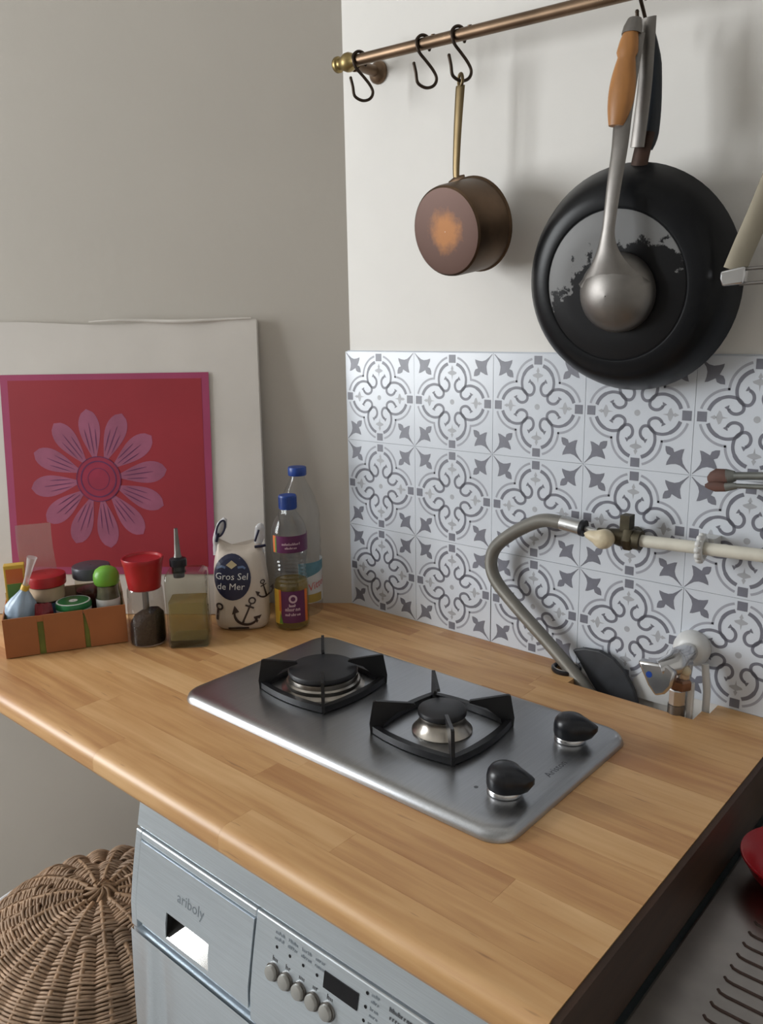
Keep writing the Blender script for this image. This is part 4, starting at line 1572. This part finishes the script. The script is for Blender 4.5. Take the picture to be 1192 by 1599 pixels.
# black frying pan, underside towards the viewer
FP = Vector((.5270, -.0440, 1.4400))
ft_ = radians(9)
fry = thing('frying_pan', 'large black frying pan with worn underside hanging over the tiles', 'frying pan', tuple(FP))
MY = Matrix.Translation(FP) @ Matrix.Rotation(radians(90) + ft_, 4, 'X')
MB().lathe([(.1300, .0005), (.1340, .0), (.1350, .0015), (.1342, .0035), (.1290, .016), (.1210, .031), (.1120, .0405), (.1040, .0445), (.0905, .0458), (.0888, .0455), (.0880, .0446), (.0860, .0446)], 72, 0, MY, caps=False).build('pan_body', 'pan', fry, smooth=30)
MB().lathe([(.1300, .0005), (.1260, .016), (.1130, .035), (.098, .0410), (.001, .0412)], 56, 0, MY, caps=False).build('inside', 'pan', fry, smooth=40)
pdsc = MB().lathe([(.0870, .0), (.0868, .0012), (.0857, .0018), (.06, .0020), (.0005, .0020)], 64, 0, Matrix.Rotation(radians(90), 4, 'X'), caps=False).build('base_disc', 'pan_disc', fry, loc=(0, 0, 0), smooth=35, label='scratched grey and black base plate')
pdsc.matrix_local = Matrix.Rotation(ft_, 4, 'X') @ Matrix.Translation((0, -.0440, 0))
fh = MB().tube(smoothline([(.5420, -.0720, 1.5580), (.5445, -.0690, 1.5800), (.5470, -.0640, 1.6030)], 4), .0105, 12, flat=.45, upv=(1, 0, 0))
fh.build('handle_bracket', 'pan_bracket', fry, smooth=60)
fp_ = smoothline([(.5465, -.0600, 1.5850), (.5490, -.0590, 1.6200), (.5470, -.0565, 1.6600), (.5420, -.0550, 1.7080)], 6)
nf = len(fp_)
MB().tube(fp_, [.0070, .0095, .0110] + [.0118]*(nf-7) + [.0110, .0095, .0080, .0060], 14, flat=.62, upv=(1, 0, 0)).build('handle', 'pan_blue', fry, smooth=60)

# ladle with wooden grip in front of the pan
la = thing('ladle', 'steel ladle with wooden grip hanging in front of the frying pan', 'ladle', (.533, -.12, 1.426))
bowl = MB()
MBW = Matrix.Translation((.5345, -.092, 1.4255)) @ Matrix.Rotation(radians(98), 4, 'X')
outer = [(.0465*sin(radians(a)), .034*cos(radians(a)) ) for a in (1, 12, 24, 36, 48, 60, 72, 82, 90)]
innr = [(.0448*sin(radians(a)), .0325*cos(radians(a))) for a in (90, 82, 72, 60, 48, 36, 24, 12, 1)]
bowl.lathe(outer + innr, 44, 0, MBW, caps=False)
bowl.build('bowl', 'steel_dull', la, smooth=50)
sh = MB()
spts = smoothline([(.5346, -.1060, 1.4360), (.5350, -.1170, 1.4520), (.5355, -.1245, 1.4670), (.5360, -.1280, 1.4830), (.5375, -.1290, 1.500), (.5400, -.1260, 1.540), (.5410, -.1180, 1.580), (.5375, -.106, 1.615), (.5385, -.098, 1.665), (.5395, -.092, 1.700)], 6)
ns_ = len(spts)
rad = []
for i, p in enumerate(spts):
    z = p.z
    rad.append(.0078 + (z - 1.50)*.026 if z >= 1.50 else .0078 + .0365*((1.50 - z)/.064)**2.3)
sh.tube(spts, rad, 12, flat=.34, upv=(1, 0, 0))
sh.build('shaft', 'steel_dull', la, smooth=60)
gr = MB()
gpts = smoothline([(.5325, -.112, 1.605), (.5350, -.1085, 1.630), (.5360, -.1045, 1.660), (.5375, -.1000, 1.690), (.5390, -.0975, 1.704)], 6)
gr.tube(gpts, [.0075 + .0080*sin(pi*min(1, (i+1)/18)) if i < 16 else .0125 - (i-16)*.0006 for i in range(len(gpts))], 14, flat=.62, upv=(1, 0, 0))
gr.build('grip', 'wood_grip', la, smooth=60)
ce = MB().tube([(.5385, -.0965, 1.700), (.5392, -.0945, 1.708), (.5400, -.0925, 1.716)], [.0115, .0108, .0080], 12, flat=.7, upv=(1, 0, 0))
ce.build('end_cap', 'steel_dull', la, smooth=60)
# second steel handle between ladle and pan handle
su = MB()
spts = [(.5430, -.078, 1.586), (.5455, -.0785, 1.610), (.5490, -.079, 1.650), (.5500, -.079, 1.690), (.5500, -.0785, 1.7185)]
su.tube(smoothline(spts, 5), .0085, 8, flat=.28, upv=(1, 0, 0))
suo = su.build('spatula', 'steel_dull', loc=(.548, -.079, 1.60), smooth=60)
tag(suo, 'flat steel spatula handle hanging between the ladle grip and the pan handle', 'spatula')

# ================================================================== gas pipe, valve and hose
pp_ = thing('gas_pipe', 'cream painted gas pipe running right along the tiles', 'pipe', (.56, -.035, 1.113))
MB().tube([(.548, -.035, 1.1135), (.70, -.035, 1.1195), (1.30, -.035, 1.140)], .0080, 18).build('pipe', 'pipe', pp_, smooth=50)
clx = .632
cl = MB()
cz = 1.1165
for k in range(9):
    a = radians(60 + 240*k/8)
    cl.lathe([(.001, -.0042), (.0036, -.003), (.0044, 0), (.0036, .003), (.001, .0042)], 10, 0, Matrix.Translation((clx, -.035 + .0125*cos(a) - .0, cz + .0155*sin(a))))
cl.tube([(clx + .002, -.035 + .0105*cos(radians(20 + 320*k/20)), cz + .0135*sin(radians(20 + 320*k/20))) for k in range(21)], .0036, 8)
cl.box((clx - .004, -.024, cz - .011), (clx + .012, -.0006, cz + .011))
cl.build('pipe_clip', 'white_plastic', pp_, smooth=50, label='beaded white clip holding the pipe')
va = thing('gas_valve', 'brass gas valve with cream knob between steel hose and pipe', 'valve', (.52, -.035, 1.113))
vb = MB()
vb.tube([(.4945, -.037, 1.1170), (.5085, -.037, 1.1155), (.5275, -.036, 1.1140), (.5550, -.035, 1.1138)], [.0058, .0085, .0120, .0130], 16)
vb.lathe([(.0145, 0), (.0160, .002), (.0160, .010), (.0145, .012)], 6, 0, to_axis((.533, -.0355, 1.114), (1, .02, 0)))
vb.box((.5275, -.042, 1.122), (.5405, -.026, 1.1455))
vb.lathe([(.010, 0), (.010, .033)], 14, 0, to_axis((.534, -.036, 1.114), (0, 1, 0)))
vb.build('valve_body', 'old_brass', va, smooth=40, bevel=None)
kb = MB()
M = to_axis((.5120, -.045, 1.1135), (0, -1, .08))
rings = []
for r0, z, bk in ((.0105, 0, .3), (.0130, .004, .6), (.0138, .011, 1), (.0128, .017, 1), (.0088, .021, .7), (.002, .0225, .1)):
    rg = []
    for k in range(28):
        a = 2*pi*k/28
        da = (a - pi + .2 + pi) % (2*pi) - pi
        q = r0 + .013*bk*math.exp(-(da/.38)**2)
        # local x -> world: choose so that the beak points left
        rg.append((.5120 + q*cos(a), -.045 - z, 1.1135 + q*.95*sin(a)))
    rings.append(rg)
loft(kb, rings)
kb.build('knob', 'cream', va, smooth=60)
vb2 = MB().lathe([(.004, 0), (.004, .018), (.0058, .018), (.0058, .022)], 14, 0, to_axis((.4760, -.037, 1.1185), (1, 0, -.08)))
vb2.build('nipple', 'steel', va, smooth=40)
ho = thing('gas_hose', 'grey flexible steel gas hose arching down to the worktop notch', 'hose', (.50, -.03, H - .05))
hpts = smoothline([(.4420, -.036, 1.1215), (.4130, -.034, 1.1205), (.3880, -.032, 1.1110), (.3540, -.031, 1.0900), (.3270, -.030, 1.0650), (.3200, -.030, 1.0390), (.3310, -.030, 1.0120), (.3690, -.030, .9780), (.4150, -.030, .9420), (.4620, -.032, .9050), (.4950, -.034, .8740), (.5100, -.036, .8500)], 8)
hm = MB().tube(hpts, .0098, 14)
hmo = hm.build('hose', 'hose', ho, smooth=60)
# running length as a u coordinate, for the ring relief
me = hmo.data
uvl = me.uv_layers.new(name='UVMap')
acc = [0]
for i in range(1, len(hpts)):
    acc.append(acc[-1] + (hpts[i] - hpts[i-1]).length)
for lp in me.loops:
    uvl.data[lp.index].uv = (acc[min(len(acc)-1, lp.vertex_index//14)]*6.0, (lp.vertex_index % 14)/14)
MB().tube([(.4400, -.036, 1.1215), (.4720, -.037, 1.1188)], .0106, 18).build('ferrule', 'steel', ho, smooth=40, label='smooth steel ferrule at the valve end')
MB().tube([(.4700, -.037, 1.1190), (.4752, -.037, 1.1186)], .0115, 18).build('seal_ring', 'knob', ho, smooth=40)

# things in the notch behind the worktop
gro = MB()
gro.lathe([(.0205, 0), (.0215, .002), (.0215, .005), (.0195, .0065), (.0165, .0062), (.0150, .003)], 32, 0, Matrix.Translation((.4485, -.0248, H + .0003)), caps=False)
go = gro.build('pipe_grommet', 'knob', loc=(.4485, -.0248, H), smooth=40)
tag(go, 'black ring grommet at the hose notch in the worktop', 'grommet')
gi = MB().lathe([(.0172, .0060), (.0182, .0074), (.0192, .0062)], 32, 0, Matrix.Translation((.4485, -.0248, H + .0003)), caps=False).build('steel_insert', 'steel_dull', go, loc=(0, 0, 0), smooth=40)
gi.data.transform(Matrix.Translation((-.4485, .0248, -H)))
rf = MB()  # unidentified dark shape, modelled as a thin upright sheet
rf.prism([(.452, .930), (.470, .937), (.494, .939), (.515, .932), (.533, .917), (.548, .893), (.556, .868), (.500, .868), (.480, .892), (.466, .912)], -.004, .004,
         M=Matrix(((1, 0, 0, 0), (0, 0, 1, -.012), (0, 1, 0, 0), (0, 0, 0, 1))))
rfo = rf.build('dark_sheet', 'sheet_dark', loc=(.52, -.012, .872), smooth=0, bevel=.002)
tag(rfo, 'dark grey sheet behind the lower gas hose', 'flap')
pc = MB().prism([(.541, .880), (.541, .906), (.556, .924), (.580, .930), (.612, .934), (.612, .880)], -.0012, .0012, M=Matrix(((1, 0, 0, 0), (0, 0, 1, -.0022), (0, 1, 0, 0), (0, 0, 0, 1))))
pco = pc.build('cover_plate', 'white_plastic', loc=(.58, -.002, .88), smooth=0)
tag(pco, 'plain white cover plate low on the tiles behind the tap', 'plate')

# ------------------------------------------------------------------ washing machine tap
tp = thing('tap', 'chrome stop tap with blue-dotted lever and white wall flange', 'tap', (.625, -.02, .975))
MB().lathe([(.0235, 0), (.0240, .003), (.0225, .012), (.0180, .0195), (.0110, .0225)], 32, 0, to_axis((.6190, -.0005, .9720), (0, -1, .05))).build('wall_flange', 'white_plastic', tp, smooth=50)
tb = MB()
tb.tube([(.6215, -.020, .9735), (.6215, -.040, .9740), (.6190, -.058, .9735)], [.0115, .0135, .0140], 18)
tb.tube([(.6190, -.052, .9735), (.6190, -.066, .9690), (.6060, -.078, .9640)], [.0150, .0145, .0110], 18)
tb.tube([(.6250, -.046, .968), (.6240, -.0460, .944)], [.0115, .0105], 16)
tb.build('tap_body', 'chrome', tp, smooth=50)
lv = MB().prism([(.5790, .9700), (.5990, .9715), (.6180, .9735), (.6280, .9660), (.6260, .9480), (.6180, .9360), (.6070, .9310), (.5960, .9420), (.5860, .9580)], -.007, .007,
                M=Matrix(((1, 0, 0, 0), (0, .15, 1, -.0790 - .15*.955), (0, 1, 0, 0), (0, 0, 0, 1))))
lvo = lv.build('lever', 'chrome', tp, smooth=30, bevel=.003)
MB().flat(disc(.5965, .9565, .0040, n=18), lambda u, v: (u, -.0864 - .15*(.955 - v), v)).build('blue_dot', 'blue_dot', lvo, smooth=0)
MB().lathe([(.0035, -.003), (.0058, 0), (.0058, .004), (.0035, .006)], 14, 0, to_axis((.6330, -.058, .9620), (.3, -1, 0))).build('stud', 'cream', tp, smooth=50)
MB().lathe([(.0125, 0), (.0135, .002), (.0135, .011), (.0115, .0135)], 6, 0, Matrix.Translation((.6240, -.050, .9330))).build('copper_nut', 'copper_nut', tp, smooth=20)
MB().lathe([(.0105, 0), (.0105, .019), (.0095, .0205)], 8, 0, Matrix.Translation((.6215, -.053, .9125))).build('pipe_nut', 'chrome', tp, smooth=20)
MB().lathe([(.0108, 0), (.0108, .0205)], 16, 0, Matrix.Translation((.6215, -.053, .8915))).build('pipe_coupling', 'steel_dull', tp, smooth=30)
MB().box((.6325, -.0500, .8890), (.6400, -.0425, .9430)).build('white_pipe', 'white_plastic', tp, smooth=0, bevel=.0015)
MB().tube([(.6480, -.022, .8700), (.6480, -.022, .9250), (.6420, -.018, .9600)], .0048, 12).build('white_tube', 'white_plastic', tp, smooth=50)

# ================================================================== hanging wire rack at the right edge
wr = thing('wire_rack', 'steel wire rack with flat strap hanger at the right edge', 'rack', (.72, -.10, 1.43))
sp2 = []
for x, y, z in ((.735, -.100, 1.640), (.712, -.100, 1.565), (.6920, -.100, 1.505), (.6780, -.1000, 1.468), (.6690, -.100, 1.443)):
    sp2.append((x, y, z))
sb_ = MB()
spl = smoothline(sp2, 5)
sb_.tube(spl, .0125, 4, flat=.16, upv=(1, -.0, -.38))
sb_.build('strap', 'strap', wr, smooth=20, bevel=.0004)
fd = MB()
fd.prism([(-.013, 0), (-.0125, .008), (.0125, .012), (.0135, .004), (.012, -.006), (-.010, -.008)], -.006, .006, M=Matrix(((1, 0, 0, .6690), (0, 0, 1, -.1000), (0, 1, 0, 1.4350), (0, 0, 0, 1))))
fd.build('strap_fold', 'chrome', wr, smooth=20, bevel=.002)
for z, x0 in ((1.4440, .676), (1.4290, .676)):
    MB().tube([(x0, -.101, z), (.72, -.100, z + .0015), (1.05, -.095, z + .012)], .0019, 8).build('wire', 'steel_dull', wr, smooth=50)
# two more wires close the basket out of frame, and cross wires carry the brushes lower down
MB().tube([(1.05, -.095, 1.456), (1.05, -.004, 1.456)], .0019, 8).build('wire', 'steel_dull', wr, smooth=50)
MB().tube([(.735, -.100, 1.640), (.735, -.060, railz(.735) - .02), (.735, -.050, railz(.735) + .008), (.735, -.070, railz(.735) + .009)], .0025, 8).build('hanger', 'steel_dull', wr, smooth=50)
MB().tube([(.80, -.098, 1.440), (.80, -.06, 1.30), (.80, -.045, 1.200), (.80, -.030, 1.200), (.80, -.030, 1.225)], .0022, 8).build('brush_holder', 'steel_dull', wr, smooth=50)

for nm, lab_, pts, dz, fat in (('pastry_brush', 'brown-bristled brush at the right edge, upper of the two', ((.6360, 1.2050), (.6590, 1.2100), (.6680, 1.2120), (.83, 1.2290)), 0, 1.0),
                               ('pastry_brush', 'brown-bristled brush at the right edge, lower and thinner of the two', ((.6355, 1.1975), (.6600, 1.1985), (.6720, 1.2015), (.83, 1.2120)), 0, .55)):
    yb = -.040 if fat == 1.0 else -.046
    b_ = thing(nm, lab_, 'brush', (pts[1][0], yb, pts[1][1]))
    (x0, z0), (x1, z1), (x2, z2), (x3, z3) = pts
    MB().tube([(x0, yb, z0), (x0 + .004, yb, z0 + .0008), ((x0+x1)/2, yb, (z0+z1)/2), (x1, yb, z1)], [.0035*fat, .0080*fat, .0115*fat, .0095*fat], 14, flat=.5).build('bristles', 'bristle', b_, smooth=50)
    MB().tube([(x1 - .001, yb, z1), (x2, yb, z2)], [.0098*fat, .0052*fat + .001], 14, flat=.5).build('ferrule', 'brush_metal', b_, smooth=50)
    MB().tube([(x2 - .001, yb, z2), ((x2+x3)/2, yb, (z2+z3)/2), (x3, yb, z3)], [.0042*fat + .0006, .0036*fat + .001, .0050*fat], 12).build('handle', 'brush_metal', b_, smooth=50)

# ================================================================== sink at the lower right
SZ = .822
sk = thing('sink_unit', 'stained steel sink drainer beside the right end of the worktop', 'sink', (1.0, -.30, 0))
SX0, SX1 = .7505, 1.30
skm = MB()
skm.box((SX0, -.60, SZ - .025), (SX1, -.003, SZ))
skm.build('drainer_top', 'sink', sk, smooth=0, bevel=.003)
for k in range(9):
    y = -.2850 - .0178*k
    gx = .799 + .0004*k
    MB().tube([(gx - .003, y + .004, SZ - .0006), (gx, y + .001, SZ - .0003), (gx + .006, y, SZ - .0002), (1.06, y, SZ - .0002), (1.07, y, SZ - .001)], .0017, 8).build('drainer_groove', 'groove', sk, smooth=60)
MB().box((SX0 + .005, -.57, .0), (SX1 - .005, -.01, SZ - .0255)).build('sink_cabinet', 'white_plastic', sk, smooth=0)
bs = MB().lathe([(.030, .0006), (.034, .0025), (.050, .014), (.0590, .030), (.0605, .032), (.0600, .0335), (.0575, .0325), (.048, .016), (.032, .005), (.001, .0045)], 44, 0, Matrix.Translation((.8170, -.2010, SZ)))
bso = bs.build('dish', 'red_plastic', loc=(.8170, -.2010, SZ), smooth=40)
tag(bso, 'red glossy dish standing on the sink drainer at the right edge', 'dish')
